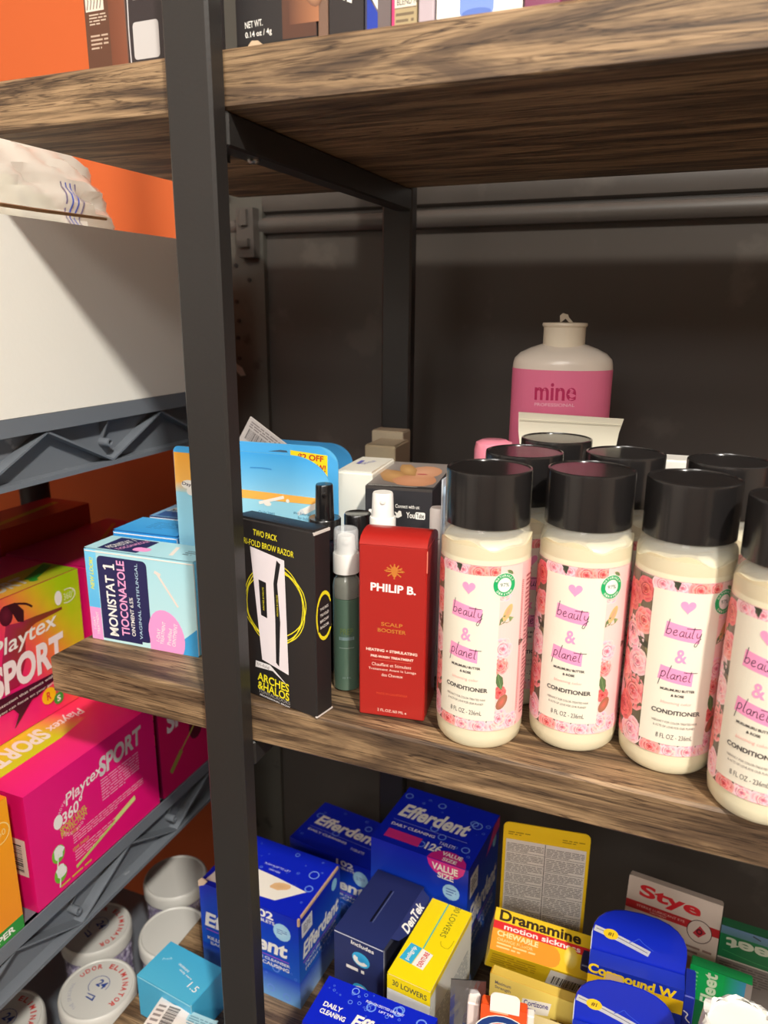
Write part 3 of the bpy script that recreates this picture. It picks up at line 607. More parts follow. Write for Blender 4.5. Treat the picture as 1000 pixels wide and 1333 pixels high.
spray('white-headed spray bottle rising behind the red box', -.1770, .4330, mat((236,234,228), .35), .0105, .0960, .0085, mat((242,240,234), .3), .0072, .0160)
spray('black spray bottle with stepped pump head behind the clear-capped spray', -.2150, .4250, mat((22,22,34), .2, coat=.4), .0125, .0930, .0108, mat((20,19,20), .25, coat=.4), .0062, .0225)
t = empty('cosmetic_bottle', None, 0, 'short black-capped bottle just right of the black spray', 'bottle', M=shelfM(-.2010,.4470,ZM))
G().lathe([(.008,0),(.0088,.001),(.0088,.076),(.0070,.080)], 32).link('body', mat((40,40,44), .25), t, True); G().lathe([(.0092,.080),(.0094,.081),(.0094,.1040),(.0088,.1052),(.0082,.1048)], 36).link('cap', mat((20,19,20), .25, coat=.4), t, True)
# cartons behind
def WB(p, W, D, H): p['top'].lines(.006,.020,.011,.045,1,(110,110,190),.5); p['top'].text('STYLE', W*.52, D*.55, .016, .0035, (110,116,190), 70)
carton('white_carton', 'plain cream white box between the blue packs and the photo-topped black box', 'box', (-.2325,.4804,ZM), .108, .0269,.0600,.1250, (240,236,222), WB, lift=.001)
carton('white_carton', 'small white box corner showing between the clear-capped spray and the red box', 'box', (-.1905,.4465,ZM), .1, .0085,.010,.090, (236,236,238), None)
def FB(p, W, D, H):
    f = p['front']; f.rect(0,0,W,H,(48,48,52)); f.rect(0,H-.002,W,H,(70,66,64)); f.text('Connect with us:', .0300, H-.0130, .017, .0026, WHITE, 0, 0, .01)
    f.rrect(.0025,H-.0215,.0075,H-.0165,.0008,WHITE); f.text('f', .0053,H-.0192,.0018,.0038,(40,40,44),0,0,.03)
    f.rrect(.0105,H-.0215,.0150,H-.0165,.0010,WHITE); f.ring(.01275,H-.0190,.0009,.0015,(40,40,44),14)
    f.poly([(.0255,H-.0165),(.0262,H-.0200),(.0235,H-.0215),(.0210,H-.0210),(.0222,H-.0195),(.0208,H-.0170),(.0230,H-.0180),(.0240,H-.0162)], [tuple(range(8))[::-1]], WHITE)
    f.text('You', .0322, H-.0190, .0060, .0042, WHITE, 0, 0, .02); f.rrect(.0356,H-.0215,.0425,H-.0165,.0010,WHITE); f.text('Tube', .0390, H-.0190, .0055, .0034, (48,48,52), 0, 0, .02)
    t = p['top']; t.rect(0,0,W,D,(52,50,50)); t.clip = (0,.006,W,D); t.rect(0,.006,W,D,(120,112,108),(150,140,134)); t.blob(.012,.036,.011,.026,(206,160,104),(170,124,76),.5,14,.15); t.blob(.030,.024,.016,.019,(216,158,120),(196,136,100),0,14,.08)
    t.blob(.031,.054,.013,.022,(226,172,138),(206,148,112),0); t.blob(.018,.058,.006,.022,(212,170,112),(178,132,80),.3,12,.15); t.blob(.031,.046,.0040,.0022,(190,90,90)); t.clip = None
    t.rect(.001,.0035,.036,.0045,(190,186,180)); t.lines(.002,.0015,.030,.003,1,(190,186,180))
carton('hair_color_carton', 'black box with a photographic top and social media icons, behind the white-headed spray', 'box', (-.2020,.4620,ZM), .14, .0470,.0880,.1210, (48,48,52), FB)
carton('tan_carton', 'small beige box standing behind the cream white box', 'box', (-.2501,.5708,ZM), .038, .0272,.0370,.1290, (196,178,146), lambda p,W,D,H: p['top'].rect(.002,.002,W-.002,D-.002,(206,190,160)))
carton('tan_carton', 'beige box at the very back, beside the rear post and behind the other beige box', 'box', (-.2610,.6110,ZM), .0, .0300,.0190,.1350, (200,186,160), None)
# slim white tube beside the first conditioner bottle
t = empty('white_tube', None, 0, 'slim white capped tube squeezed between the red box and first conditioner bottle', 'tube', M=shelfM(-.1425,.4420,ZM))
G().lathe([(.0050,0),(.0060,.001),(.0060,.092),(.0045,.096)], 24).link('body', mat((238,226,220), .35), t, True); G().lathe([(.0048,.0965),(.0052,.0970),(.0052,.1150),(.0045,.1165)], 24).link('cap', mat((240,232,226), .35), t, True)
t = empty('clear_case', None, 0, 'clear upright plastic sleeve edge touching the first conditioner cap', 'case', M=shelfM(-.1335,.4200,ZM))
G().box((0,0,0),(.0010,.012,.140)).link('sleeve', mat((214,224,232), .15, alpha=.7), t); G().box((.0010,.001,.001),(.0026,.011,.135)).link('insert_card', mat((170,190,210), .5), t)
# pink bottle "mine"
t = empty('shampoo_bottle', None, 0, 'large pink and white salon bottle with a broken flip cap behind the conditioners', 'bottle', M=shelfM(-.0905,.5700,ZM,.14) @ Matrix.Rotation(math.radians(0.0),4,'Y'))
wp = mat((226,214,200), .35, coat=.2); R = .0362; sx, sy = 1, .72
G().lathe([(.030,0),(.0350,.002),(.0362,.006),(.0362,.196),(.0359,.201),(.0350,.2045),(.0310,.2085),(.0240,.2120),(.0175,.2143),(.0150,.2150)], 56, (0,0), sx, sy).link('body', wp, t, True)
G().lathe([(.0146,.2125),(.0150,.2130),(.0150,.2270),(.0158,.2275),(.0162,.2285),(.0158,.2300),(.0120,.2302),(.0115,.2285)], 44).link('cap', mat((222,210,188), .4), t, True)
g = G().prism([(-.0035,.2300),(-.0040,.2350),(-.0020,.2368),(.0018,.2358),(.0022,.2340),(.0060,.2300),(.0030,.2300),(.0002,.2330)], -.003, .003); g.link('broken_tab', mat((200,186,164), .5), t)
def cylm(Rr, sxx, syy): return lambda X, Y, k: ((Rr+k)*sxx*math.sin(X/Rr), -(Rr+k)*syy*math.cos(X/Rr), Y)
p = Print(cylm(R, sx, sy), .00003, True); p.rect(-.1125,.006,.1125,.1975,(226,112,150),(232,118,154),True,60)
p.text('mine', -.0035, .1825, .0300, .0125, (186,26,88), 1, 0, .02); p.text('PROFESSIONAL', -.0035, .1732, .0290, .0022, (248,200,214), 1); p.text('SHAMPOO', -.001, .1450, .030, .003, (248,200,214)); p.lines(-.02,.10,.02,.13,6,(248,200,214)); p.link('label_print', t)
t = empty('display_card', None, 0, 'cream white card with a curved right edge in front of the pink salon bottle', 'card', M=shelfM(-.1120,.5270,ZM,.03))
G().prism([(.004,0),(.066,0),(.067,.140),(.0690,.158),(.0715,.1680),(0,.1690),(.0006,.155),(.0030,.140)], 0, .0014).link('card', mat((244,238,216), .5), t); G().box((.001,-.0006,.163),(.070,0,.1640)).link('fold_line', mat((224,218,196), .6), t)
t = empty('pink_bottle', None, 0, 'small glossy pink bottle peeking out left of the rear black caps', 'bottle', M=shelfM(-.1170,.4790,ZM))
G().lathe([(.011,0),(.0125,.001),(.0125,.130),(.010,.134)], 32).link('body', mat((236,150,170), .3, coat=.5), t, True); G().lathe([(.0122,.1342),(.0128,.136),(.0128,.150),(.0118,.1545),(.008,.1562)], 32).link('cap', mat((236,140,160), .2, coat=.5), t, True)
carton('white_carton', 'white box edge showing between two rear black bottle caps', 'box', (-.0140,.5000,ZM), .05, .020,.020,.1480, (238,234,226), None)
# ---------------------------------------------------------------- top board: only the feet of the packs show
TZ = ZU+T
def tb(name, label, x0, x1, col, D=.035, H=.09, fn=None, y=.3725, cat='box', rough=.4): return carton(name, label, cat, (x0,y,TZ), 0, x1-x0, D, H, col, fn, rough=rough)
def b1(p, W, D, H):
    f = p['front']; f.rect(0,0,W,H,(94,58,40)); f.rect(.001,.0310,.0135,.0600,(226,214,200)); f.lines(.003,.024,.0150,.0300,4,(200,180,160)); f.lines(.003,.012,.0150,.0200,4,(190,166,146)); f.rect(.0165,0,W,H,(112,62,40),(130,74,50),False)
    for k in range(5): f.stroke([(.002+k*.0022,.032),(.003+k*.0022,.036),(.0025+k*.0022,.038)], .0005, (70,50,40), 2)
tb('coffee_bag_carton', 'brown packet with cream picture panel at the left end of the top board', -.332,-.3045,(94,58,40),fn=b1,cat='packet')
def b2(p, W, D, H):
    f = p['front']; f.rect(0,0,W,H,(48,40,42)); f.rrect(.0035,.0045,.0205,.0225,.002,(232,228,226)); f.text('CAFE', .012, .040, .016, .010, WHITE, 0, 0, .03); f.stroke([(.0015,.0),(.0010,.02),(.0020,.05)], .0008, (200,196,196), 2)
    rd = random.Random(5)
t = tb('wrapped_carton', 'dark cellophane-wrapped box with blank white square, left of the post on the top board', -.3035,-.2640,(48,40,42),fn=None,rough=.2)
p = Print(faces(.0395,.035,.09)['front']); p.rect(0,0,.0395,.09,(48,40,42)); p.rrect(.0035,.0045,.0205,.0225,.002,(196,192,190)); p.stroke([(.0012,0),(.0008,.02),(.0018,.05)], .0008, (196,190,190), 2)
p.quad([(.0050,.0330),(.0085,.0330),(.0085,.0500),(.0050,.0500)], WHITE); p.quad([(.0135,.0330),(.0185,.0330),(.0185,.0500),(.0135,.0500)], WHITE); p.link('print', t)
def b3(p, W, D, H):
    f = p['front']; f.rect(0,0,.026,H,(38,34,34)); f.rect(.026,.004,W,H,(84,52,38),(104,66,46)); f.rect(.030,.010,.046,H,(96,60,44),(170,112,76),False); f.rect(0,0,W,.004,(30,27,27))
    f.text('NET WT.', .0100, .0125, .0100, .0030, WHITE, 3, 0, .01); f.text('0.14 oz / 4g', .0125, .0078, .0150, .0034, WHITE, 3, 0, .01); f.rect(.004,.024,.0085,.032,WHITE); f.blob(.043,.024,.005,.008,(214,160,120),(120,80,58),.3)
carton('makeup_carton', 'black and bronze box marked with net weight, right of the post on the top board', 'box', (-.2335,.3705,TZ), .04, .0445,.030,.09, (38,34,34), b3)
t = empty('torn_sliver', None, 0, 'torn pale paper sliver under the edge of the black bronze box', 'paper', M=shelfM(-.228,.3665,TZ,.0))
G().prism([(0,.0002),(.034,.0002),(.0345,.0012),(.012,.0012),(.009,.0034),(.0055,.0036),(.003,.0012)], 0, .0012).link('paper', mat((206,180,150), .8), t)
tb('tan_stick', 'thin bronze tube standing between the bronze box and the dark box', -.1885,-.1830,(120,92,76),D=.006)
def b4(p, W, D, H):
    f = p['front']; f.rect(0,0,W,H,(44,38,38)); f.quad([(.006,.018),(.0085,.017),(.0085,.021),(.006,.022)],WHITE); f.quad([(.0095,.0165),(.0120,.0155),(.0120,.0195),(.0095,.0205)],WHITE)
tb('dark_carton', 'dark box with small white marks, middle of the top board', -.1820,-.1640,(44,38,38),fn=b4)
def b5(p, W, D, H):
    f = p['front']; f.rect(0,0,.004,H,(60,60,80)); f.quad([(.001,0),(.0065,0),(.0065,.010),(.001,.018)],(30,60,170)); f.quad([(.001,.020),(.0065,.011),(.0065,.016),(.001,.030)],WHITE); f.rect(.007,0,W,H,(110,98,98),(120,106,104))
tb('striped_carton', 'grey box with blue and white corner stripes on the top board', -.1630,-.1500,(110,98,98),fn=b5)
def b6(p, W, D, H):
    f = p['front']; f.rect(0,0,.0014,H,(226,60,120)); f.rect(.0014,0,W,.0100,(176,158,120)); f.rect(.0014,.0100,W,.0105,(120,100,80)); f.rect(.0014,.0150,W,H,(120,90,80)); f.rect(.0014,.0105,W,.0150,(232,224,206)); f.text('BLEND N', .0075, .0128, .0100, .0026, (60,50,50), 0, 0, .01); f.lines(.002,.001,.011,.009,3,(120,104,80))
tb('blend_carton', 'beige packet with pink edge, left of the clear wrap on the top board', -.1492,-.1370,(176,158,120),fn=b6)
tb('clear_wrap_pack', 'small translucent lilac wrapped pack beside the white and blue box', -.1362,-.1285,(190,176,184),D=.02,rough=.15)
def b7(p, W, D, H):
    f = p['front']; f.rect(0,0,W,H,(250,248,240)); f.rrect(.0110,.0035,.0270,.020,.002,(120,150,220)); f.blob(.019,.0045,.007,.002,(90,120,200))
carton('white_blue_carton', 'white rounded box with blue picture near the middle of the top board', 'box', (-.1275,.3740,TZ), .0, .0400,.030,.09, (250,248,240), b7)
tb('magenta_carton', 'dark magenta box right of the white and blue box', -.0865,-.0700,(120,40,80))
# ---------------------------------------------------------------- bottom board
def bubbles(f, x0, y0, x1, y1, n, rmax=.004):
    for i in range(n):
        x, y, r = random.uniform(x0,x1), random.uniform(y0,y1), random.choice((.0005,.0007,.001,.0014,rmax)); r = min(r, x-x0+.0004, x1-x+.0004, y-y0+.0004, y1-y+.0004)
        if r < .0004: continue
        f.ring(x, y, r*.72, r, (110,150,240), 12); 
def EFF(torn=False, dark=1.0, value=False, cut=None):
    def fn(p, W, D, H):
        f, r, t = p['front'], p['right'], p['top']; s = W/.10
        f.rect(0,0,W,H,(30,110,214),(14,30,186)); f.rect(0,0,W,H*.30,(120,180,236),(20,70,206)); r.rect(0,0,D,H,(40,120,214),(12,28,176)); r.rect(0,0,D,H*.30,(150,186,226),(30,80,206))
        bubbles(f,.002,.002,W-.002,H*.42,26); bubbles(r,.002,.002,D-.002,H*.40,20)
        f.text('Efferdent', W*.47, H*.60, W*.84, H*.17, WHITE, 0, .15, .035); f.rect(W*.05,H*.475,W*.90,H*.482,(200,90,200)); f.text('DENTURE CLEANSER', W*.66, H*.440, W*.5, H*.030, WHITE, 0, 0, .02)
        f.text('KILLS 99.99% ODOR-CAUSING', W*.48, H*.385, W*.84, H*.040, WHITE, 0, 0, .02); f.text('BACTERIA', W*.24, H*.33, W*.30, H*.036, WHITE)
        value or f.text('102', W*.66, H*.935, W*.20, H*.085, WHITE, 0, 0, .03); value or f.text('TABLETS', W*.66, H*.86, W*.22, H*.035, WHITE, 0, 0, .02); f.blob(W*.84,H*.80,W*.085,W*.085,(190,226,244),(160,210,240)); f.lines(W*.79,H*.77,W*.89,H*.83,3,(90,130,190))
        r.text('Efferdent', D*.52, H*.60, D*.86, H*.17, WHITE, 0, .15, .035); r.rect(D*.08,H*.47,D*.9,H*.478,(200,90,200)); r.text('DENTURE CLEANSER', D*.50, H*.43, D*.74, H*.034, WHITE); r.text('FRESH & CLEAN', D*.5, H*.37, D*.74, H*.034, WHITE); r.rect(D*.06,H*.76,D*.30,H*.92,(226,226,232)); r.lines(D*.10,H*.79,D*.26,H*.89,4,(90,90,110)); r.blob(D*.84,H*.87,.005,.006,(150,210,240))
        t.rect(0,0,W,D,(12,36,196)); bubbles(t,.002,.004,W*.98,D-.004,24); t.ring(W*.86,D*.70,.0040,.0048,(140,180,250),20)
        if torn: t.text('PUSH FLAP TO LIFT', W*.52, D*.62, W*.26, .0022, (210,220,250)); t.text('TEAR HERE', W*.52, D*.55, W*.12, .0018, (210,220,250))
        else:
            t.text('Efferdent', W*.46, D*.58, W*.72, D*.24, WHITE, 0, .15, .035); t.rect(W*.08,D*.38,W*.86,D*.386,(160,170,220)); t.text('DAILY CLEANING', W*.32, D*.31, W*.46, D*.045, WHITE, 0, 0, .02); t.text('TABLETS', W*.70, D*.25, W*.16, D*.05, WHITE)
        if value:
            t.rect(W*.10,D*.08,W*.46,D*.22,(222,50,140)); t.text('126', W*.60, D*.15, W*.16, D*.12, WHITE, 0, 0, .03); t.clip = (0,0,W,D); t.blob(W*.78,0,W*.19,W*.15,(222,40,150)); t.clip = None; t.text('VALUE', W*.80, D*.12, W*.20, D*.06, WHITE, 0, 0, .03); t.text('SIZE', W*.80, D*.04, W*.14, D*.05, WHITE, 0, 0, .03)
            f.clip = (0,0,W,H); f.blob(W*.78,H,W*.19,W*.16,(222,40,150)); f.clip = None; f.text('VALUE', W*.77, H*.955, W*.26, H*.050, WHITE, 0, 0, .03); f.text('SIZE', W*.78, H*.900, W*.16, H*.042, WHITE, 0, 0, .03)
            r.quad([(D*.55,H*.86),(D,H*.92),(D,H),(D*.80,H)],(222,60,140))
        if cut: cut(p, W, D, H)
    return fn
# opened box with a torn lid
W,D,H = .1039,.0730,.0935
t = carton('denture_tablet_carton', 'opened bright blue tablet box with torn white flap, partly behind the post', 'box', (-.3632,.4584,ZB), -.052, W,D,H, BLUE, EFF(True), top=BLUE, lift=-.0002)
p = Print(faces(W,D,H)['top']); p.k = 60; p.poly([(.004,.004),(.074,.010),(.094,.030),(.060,.034),(.030,.036),(.008,.034)], [tuple(range(6))], (244,240,228)); p.k = 70
p.blob(.070,.026,.0095,.0045,(222,178,128),(232,190,140),.35,14,.1); p.blob(.010,.034,.004,.003,(222,178,128)); p.link('torn_flap_print', t)
G().prism([(0,H-.004),(.006,H-.001),(.010,H+.004),(.004,H+.006),(0,H+.002)], -.001, .0).link('worn_edge', mat((222,196,170), .8), t)
g = G().box((W-.0006,.004,H-.001),(W+.0008,D-.004,H+.0016)).box((W-.001,-.0004,H-.006),(W+.0008,.0016,H+.001)); g.link('torn_rim', mat((206,170,140), .8), t)
carton('denture_tablet_carton', 'blue tablet box lying in deep shade at the back left', 'box', (-.3298,.5638,ZB), -.13, .1000,.0640,.0734, BLUE, EFF())
carton('denture_tablet_carton', 'tall blue value size tablet box with pink circle, behind the navy box', 'box', (-.2229,.5227,ZB), -.086, .0924,.0805,.1369, BLUE, EFF(value=True))
def E4(p, W, D, H):
    t = p['top']; t.rect(0,0,W,D,(12,36,200)); bubbles(t,.002,.010,W*.5,D-.002,16); bubbles(t,.004,.026,W-.004,D-.002,14); t.ring(W*.28,D*.90,.0022,.0028,(140,180,250),18); t.text('PUSH ON DOTTED LINE FIRST', W*.57, D*.80, W*.34, .0020, (220,226,250), 0, 0, .02); t.text('LIFT TAB', W*.60, D*.71, W*.13, .0018, (220,226,250), 0, 0, .02)
    t.text('DAILY', W*.17, D*.46, W*.17, D*.095, WHITE, 0, 0, .03); t.text('CLEANING', W*.20, D*.32, W*.23, D*.095, WHITE, 0, 0, .03); t.text('Efferdent', W*.66, D*.38, W*.56, D*.24, WHITE, 0, .15, .035)
    f = p['front']; f.rect(0,0,W,H,(40,110,220),(14,30,186)); f.text('Efferdent', W*.5, H*.6, W*.84, H*.16, WHITE, 0, .15, .035); bubbles(f,.002,.002,W-.002,H*.4,20); p['right'].rect(0,0,D,H,(60,130,220),(14,30,186))
carton('denture_tablet_carton', 'bright blue tablet box nearest the camera, cut off at the bottom edge', 'box', (-.2061,.3610,ZB), -.026, .0859,.041,.1085, BLUE, E4, lift=.0004)
# navy dental guard box with raised side flap
W,D,H = .0450,.0750,.1080
def DT(p, W, D, H):
    f, r = p['front'], p['right']; f.rect(0,0,W,H,(40,50,100)); f.text('Includes', W*.58, H*.945, W*.46, .0038, WHITE, -3, 0, .02)
    for k in (0, 1):
        z = H*.82-k*.031; f.blob(W*.55,z,.0082,.0068,(40,150,210),(60,180,230),-.3); f.ring(W*.55,z-.001*k,.0030,.0070,WHITE,16,-30+180*(1-k),150+180*(1-k),.8); f.lines(W*.25,z-.014,W*.86,z-.0085,1+k,WHITE,.55)
    f.lines(W*.2,H*.30,W*.84,H*.40,5,(150,160,190)); r.rect(0,0,D,H,(116,112,100),(70,74,96)); r.quad([(.004,H*.5),(.034,H*.5),(.034,H*.92),(.004,H*.96)],(28,30,44))
    t = p['top']; t.rect(0,0,W,D,(40,50,104),(34,40,84)); t.rect(W*.48,.020,W*.52,.058,(14,16,30)); t.rect(W*.535,.020,W*.55,.058,(90,100,140))
t = carton('dental_guard_carton', 'navy dental guard box with slotted lid and raised side flap', 'box', (-.2215,.4440,ZB), -.095, W,D,H, (40,50,100), DT, lift=-.0002, edge=(200,204,220))
M = Matrix.Translation((W-.0005, .006, H)) @ Matrix.Rotation(math.radians(52),4,'Y')
fl = G(); pts = [(0,0),(0,.060),(-.0085,.058),(-.0115,.052),(-.0115,.020),(-.006,.004)]; v = [M @ Vector((a,b,0)) for a,b in pts]+[M @ Vector((a,b,.0006)) for a,b in pts]; n=6
M2_ = Matrix.Translation((W, .012, H)) @ Matrix.Rotation(math.radians(30),4,'Y')
v = [M2_ @ Vector((a*-1,b,0)) for a,b in pts]+[M2_ @ Vector((a*-1,b,.0006)) for a,b in pts]
fl.add(v, [tuple(range(n)), tuple(range(2*n-1,n-1,-1))]+[(i,i+n,(i+1)%n+n,(i+1)%n) for i in range(n)]); fl.link('side_flap', mat((40,50,104), .4), t)
p = Print(lambda X, Y, k: tuple(M2_ @ Vector((Y, X, .0006+k)))); p.text('DenTek', .031, -.0056, .032, .0075, WHITE, 0, .15, .03); p.v = [tuple(M2_ @ Vector((-(M2_.inverted() @ Vector(q)).x, *(M2_.inverted() @ Vector(q)).yz))) for q in p.v]; p.link('flap_print', t)
# yellow and white box
def LW(p, W, D, H):
    f, r, t = p['front'], p['right'], p['top']; f.rect(0,0,W,H-.013,(238,238,232)); f.rect(0,H-.013,W,H,(250,222,20)); f.text('30 LOWERS', W*.52, H-.0065, W*.80, .0050, (60,70,60), -2, 0, .015)
    f.blob(W*.5,H-.026,.012,.0022,(120,190,224),(200,226,236),-.1,14,.3); f.text('original', W*.5, H-.026, W*.62, .0030, (90,170,210)); f.lines(.004,.01,W-.004,.05,9,(160,170,176))
    r.rect(0,0,D,H,(224,226,222)); r.lines(.006,.008,D-.006,H-.030,22,(140,150,160)); r.rect(0,H-.005,D,H,(244,216,30)); t.rect(0,0,W,D,(250,224,20)); t.rect(W*.40,.032,W*.43,D,(60,180,170)); t.text('30 LOWERS', W*.66, D*.80, .034, .0050, (90,100,40), -90)
    t.quad([(.002,.016),(.0125,.015),(.0140,.032),(.0040,.033)],(60,180,220)); t.text('poligrip', .0082, .024, .014, .0045, WHITE, 86, 0, .02); t.quad([(.0130,.015),(.0225,.014),(.0240,.030),(.0145,.032)],WHITE); t.text('DENTURE', .0190, .023, .0145, .0040, (214,50,60), 86, 0, .03)
    t.stroke([(.024,.045),(.026,.041),(.032,.041),(.033,.050)], .0006, (200,170,20), 2)
carton('denture_strip_carton', 'yellow topped white box lettered 30 LOWERS', 'box', (-.1649,.4182,ZB), -.094, .0353,.0830,.1118, (240,236,210), LW, top=(250,224,20), lift=.0006)
# silver sachet
t = empty('foil_sachet', None, 0, 'crinkled silver foil sachet standing right of the LOWERS box', 'sachet', M=shelfM(-.1110,.4010,ZB,.30))
v = []; nx, nz = 8, 26; rd = random.Random(11)
for s_ in (-1, 1):
    for j in range(nz+1):
        for i in range(nx+1):
            e = math.sin(math.pi*i/nx)*max(0,math.sin(math.pi*j/nz))**.4; v.append((.024*i/nx, s_*(.0003+.0035*e)+rd.uniform(-.0012,.0012)*e, .146*j/nz))
fc = []; N_ = (nx+1)*(nz+1)
for s_ in (0, 1):
    for j in range(nz):
        for i in range(nx):
            a = s_*N_+j*(nx+1)+i; q = (a,a+1,a+nx+2,a+nx+1); fc.append(q if s_ == 0 else q[::-1])
link('foil', v, fc, mat((176,178,182), .22, .95), t)
# drug cards and cartons in the middle
W,D,H = .0700,.0440,.0755
t = empty('tablet_carton', None, 0, 'yellow tablet box whose tall card back stands up with printed facts', 'box', M=shelfM(-.1009,.4900,ZB,.141))
yl = mat((236,196,30), .4); G().bbox((0,0,0),(W,D-.001,H-.0035),.0007).link('carton_body', yl, t)
P = [(0,0),(W,0)]+[(W-.005*(1-math.cos(math.pi/2*i/5)), .180-.005*(1-math.sin(math.pi/2*i/5))) for i in range(6)]+[(.005*(1-math.cos(math.pi/2*(1-i/5))), .180-.005*(1-math.sin(math.pi/2*(1-i/5)))) for i in range(6)]
G().prism(P, D-.0008, D).link('back_card', yl, t)
p = Print(plane_map((0,D-.0008,0),(1,0,0),(0,0,1),(0,-1,0))); p.rect(.0025,.085,W-.0025,.1640,(222,216,210)); p.lines(.004,.168,.022,.172,2,(150,120,20)); p.lines(.048,.168,.066,.172,2,(150,120,20))
for x0, x1 in ((.0035,.0335),(.0360,.0665)):
    z = .162
    while z > .09: h = random.choice((.010,.014,.018)); p.lines(x0, z-h+.001, x1, z-.0012, int(h/.0019), (120,114,112)); p.rect(x0-.0006, z-h, x1+.0006, z-h+.0004, (60,56,56)); z -= h
p.rect(.0344,.088,.0350,.164,(60,56,56)); p.link('facts_print', t)
Md = Matrix.Translation((-.1001,.4705,H0-.4780))
def rotv(a,b,c):
    v = Vector((a,b,c)); return Matrix.Rotation(v.length, 4, v.normalized())
def DR(p, W, D, H):
    f = p['front']; f.rect(0,0,W,H,(236,190,40),(240,200,40)); f.rect(0,H*.50,W,H*.69,(214,40,44)); f.text('Dramamine', W*.47, H*.845, W*.84, H*.26, (50,34,20), 0, 0, .035); f.text('motion sickness', W*.50, H*.595, W*.78, H*.13, (250,226,220), 0, 0, .02)
    f.rect(0,0,W*.60,H*.50,(250,150,40),(250,150,40)); f.blob(W*.60,H*.25,W*.10,H*.25,(250,150,40)); f.text('CHEWABLE', W*.26, H*.41, W*.42, H*.13, (255,220,160), 0, 0, .03); f.text('ORANGE FLAVOR', W*.24, H*.27, W*.36, H*.07, (255,214,150)); f.lines(W*.06,H*.06,W*.46,H*.22,2,(255,206,140))
    f.stroke([(W*.26,H*.20),(W*.34,H*.32),(W*.38,H*.40)], .0005, (230,120,30), 2); f.blob(W*.80,H*.36,W*.07,H*.25,(244,222,130),(240,200,60))
t = carton('tablet_carton', 'yellow and orange chewable travel sickness box, lying tilted on the pile', 'box', None, 0, .0771,.0316,.0327, (240,204,30), DR, M=Md @ rotv(-1.198,.043,.227))
p = Print(plane_map((0,.0316,0),(1,0,0),(0,-1,0),(0,0,-1))); p.lines(.003,.008,.038,.0270,5,(190,150,20)); p.rect(.048,.004,.0755,.0285,WHITE); p.bars(.052,.006,.074,.020,n=22); p.link('barcode_print', t)
def CZ(p, W, D, H):
    f = p['front']; f.rect(0,0,W,H,(232,206,120),(240,216,110)); f.text('Maximum', .0100, H-.0065, .0120, .0030, (90,80,110), 0, 0, .01); f.text('Strength', .0100, H-.0110, .0120, .0034, (90,80,110), 0, 0, .01)
    f.quad([(.023,H-.0260),(.044,H-.0200),(.046,H-.0080),(.025,H-.0120)],WHITE); f.text('Cortizone', .035, H-.0135, .018, .0048, (60,50,140), 10, .1, .02); f.lines(.027,H-.021,.040,H-.018,1,(90,80,150)); f.lines(.046,H-.026,.064,H-.020,2,(150,120,60))
    f.rect(0,0,W,H-.034,(110,60,120),(120,60,130)); p['left'].rect(0,0,D,H,(236,196,30))
carton('cream_carton', 'pale yellow maximum strength cream box under the tilted travel sickness box', 'box', (-.0937,.4470,ZB), -.033, .0659,.0090,.1130, (236,200,90), CZ)
def D3(p, W, D, H):
    f = p['front']; f.rect(0,0,W,H,(226,206,150)); f.rect(0,H-.010,W,H-.0005,(170,30,40),(150,26,36)); f.text('motion sickness', W*.42, H-.0052, W*.60, .0038, (236,200,190), 180, 0, .02); f.text('Dramamine', W*.50, H-.0200, W*.92, .0105, (50,30,20), 180, 0, .035)
carton('tablet_carton', 'travel sickness box standing upside down in front of the pale yellow cream box', 'box', (-.0715,.4230,ZB), .0, .0464,.0120,.1030, (226,206,150), D3)
def FPn(p, W, D, H):
    f = p['front']; f.rect(0,0,W,H,(236,88,36)); f.lines(.006,H-.006,W-.004,H-.0025,1,(250,190,150)); f.ring(W*.50,H-.0262,.0135,.0200,WHITE,24); f.ring(W*.5,H-.0262,.0143,.0192,(24,60,130),24); f.arc('FRUIT PUNCH', W*.5, H-.0262, .0168, .0042, WHITE, 205, 335, .03)
t = carton('drink_mix_carton', 'orange fruit punch box standing upside down with white flap raised', 'box', (-.0863,.3877,ZB), .146, .0300,.0080,.1490, (236,88,36), FPn)
P = [(.0060,.1465),(.0250,.1465),(.0250,.155)]+[(.0250-.004*(1-math.cos(math.pi/2*i/4)),.1615-.004*(1-math.sin(math.pi/2*i/4))) for i in range(5)]+[(.0060+.004*(1-math.cos(math.pi/2*(1-i/4))),.1615-.004*(1-math.sin(math.pi/2*(1-i/4)))) for i in range(5)]
g = G().prism(P, -.0012, -.0006); g.link('white_flap', mat((248,244,238), .5), t); G().bbox((.0300,.001,.0),(.0345,.007,.1460),.0006).link('side_tab', mat((240,236,226), .5), t)
carton('white_carton', 'white box edge between the silver sachet and the orange fruit punch box', 'box', (-.0975,.3960,ZB), .146, .0080,.012,.1370, (238,224,216), None)
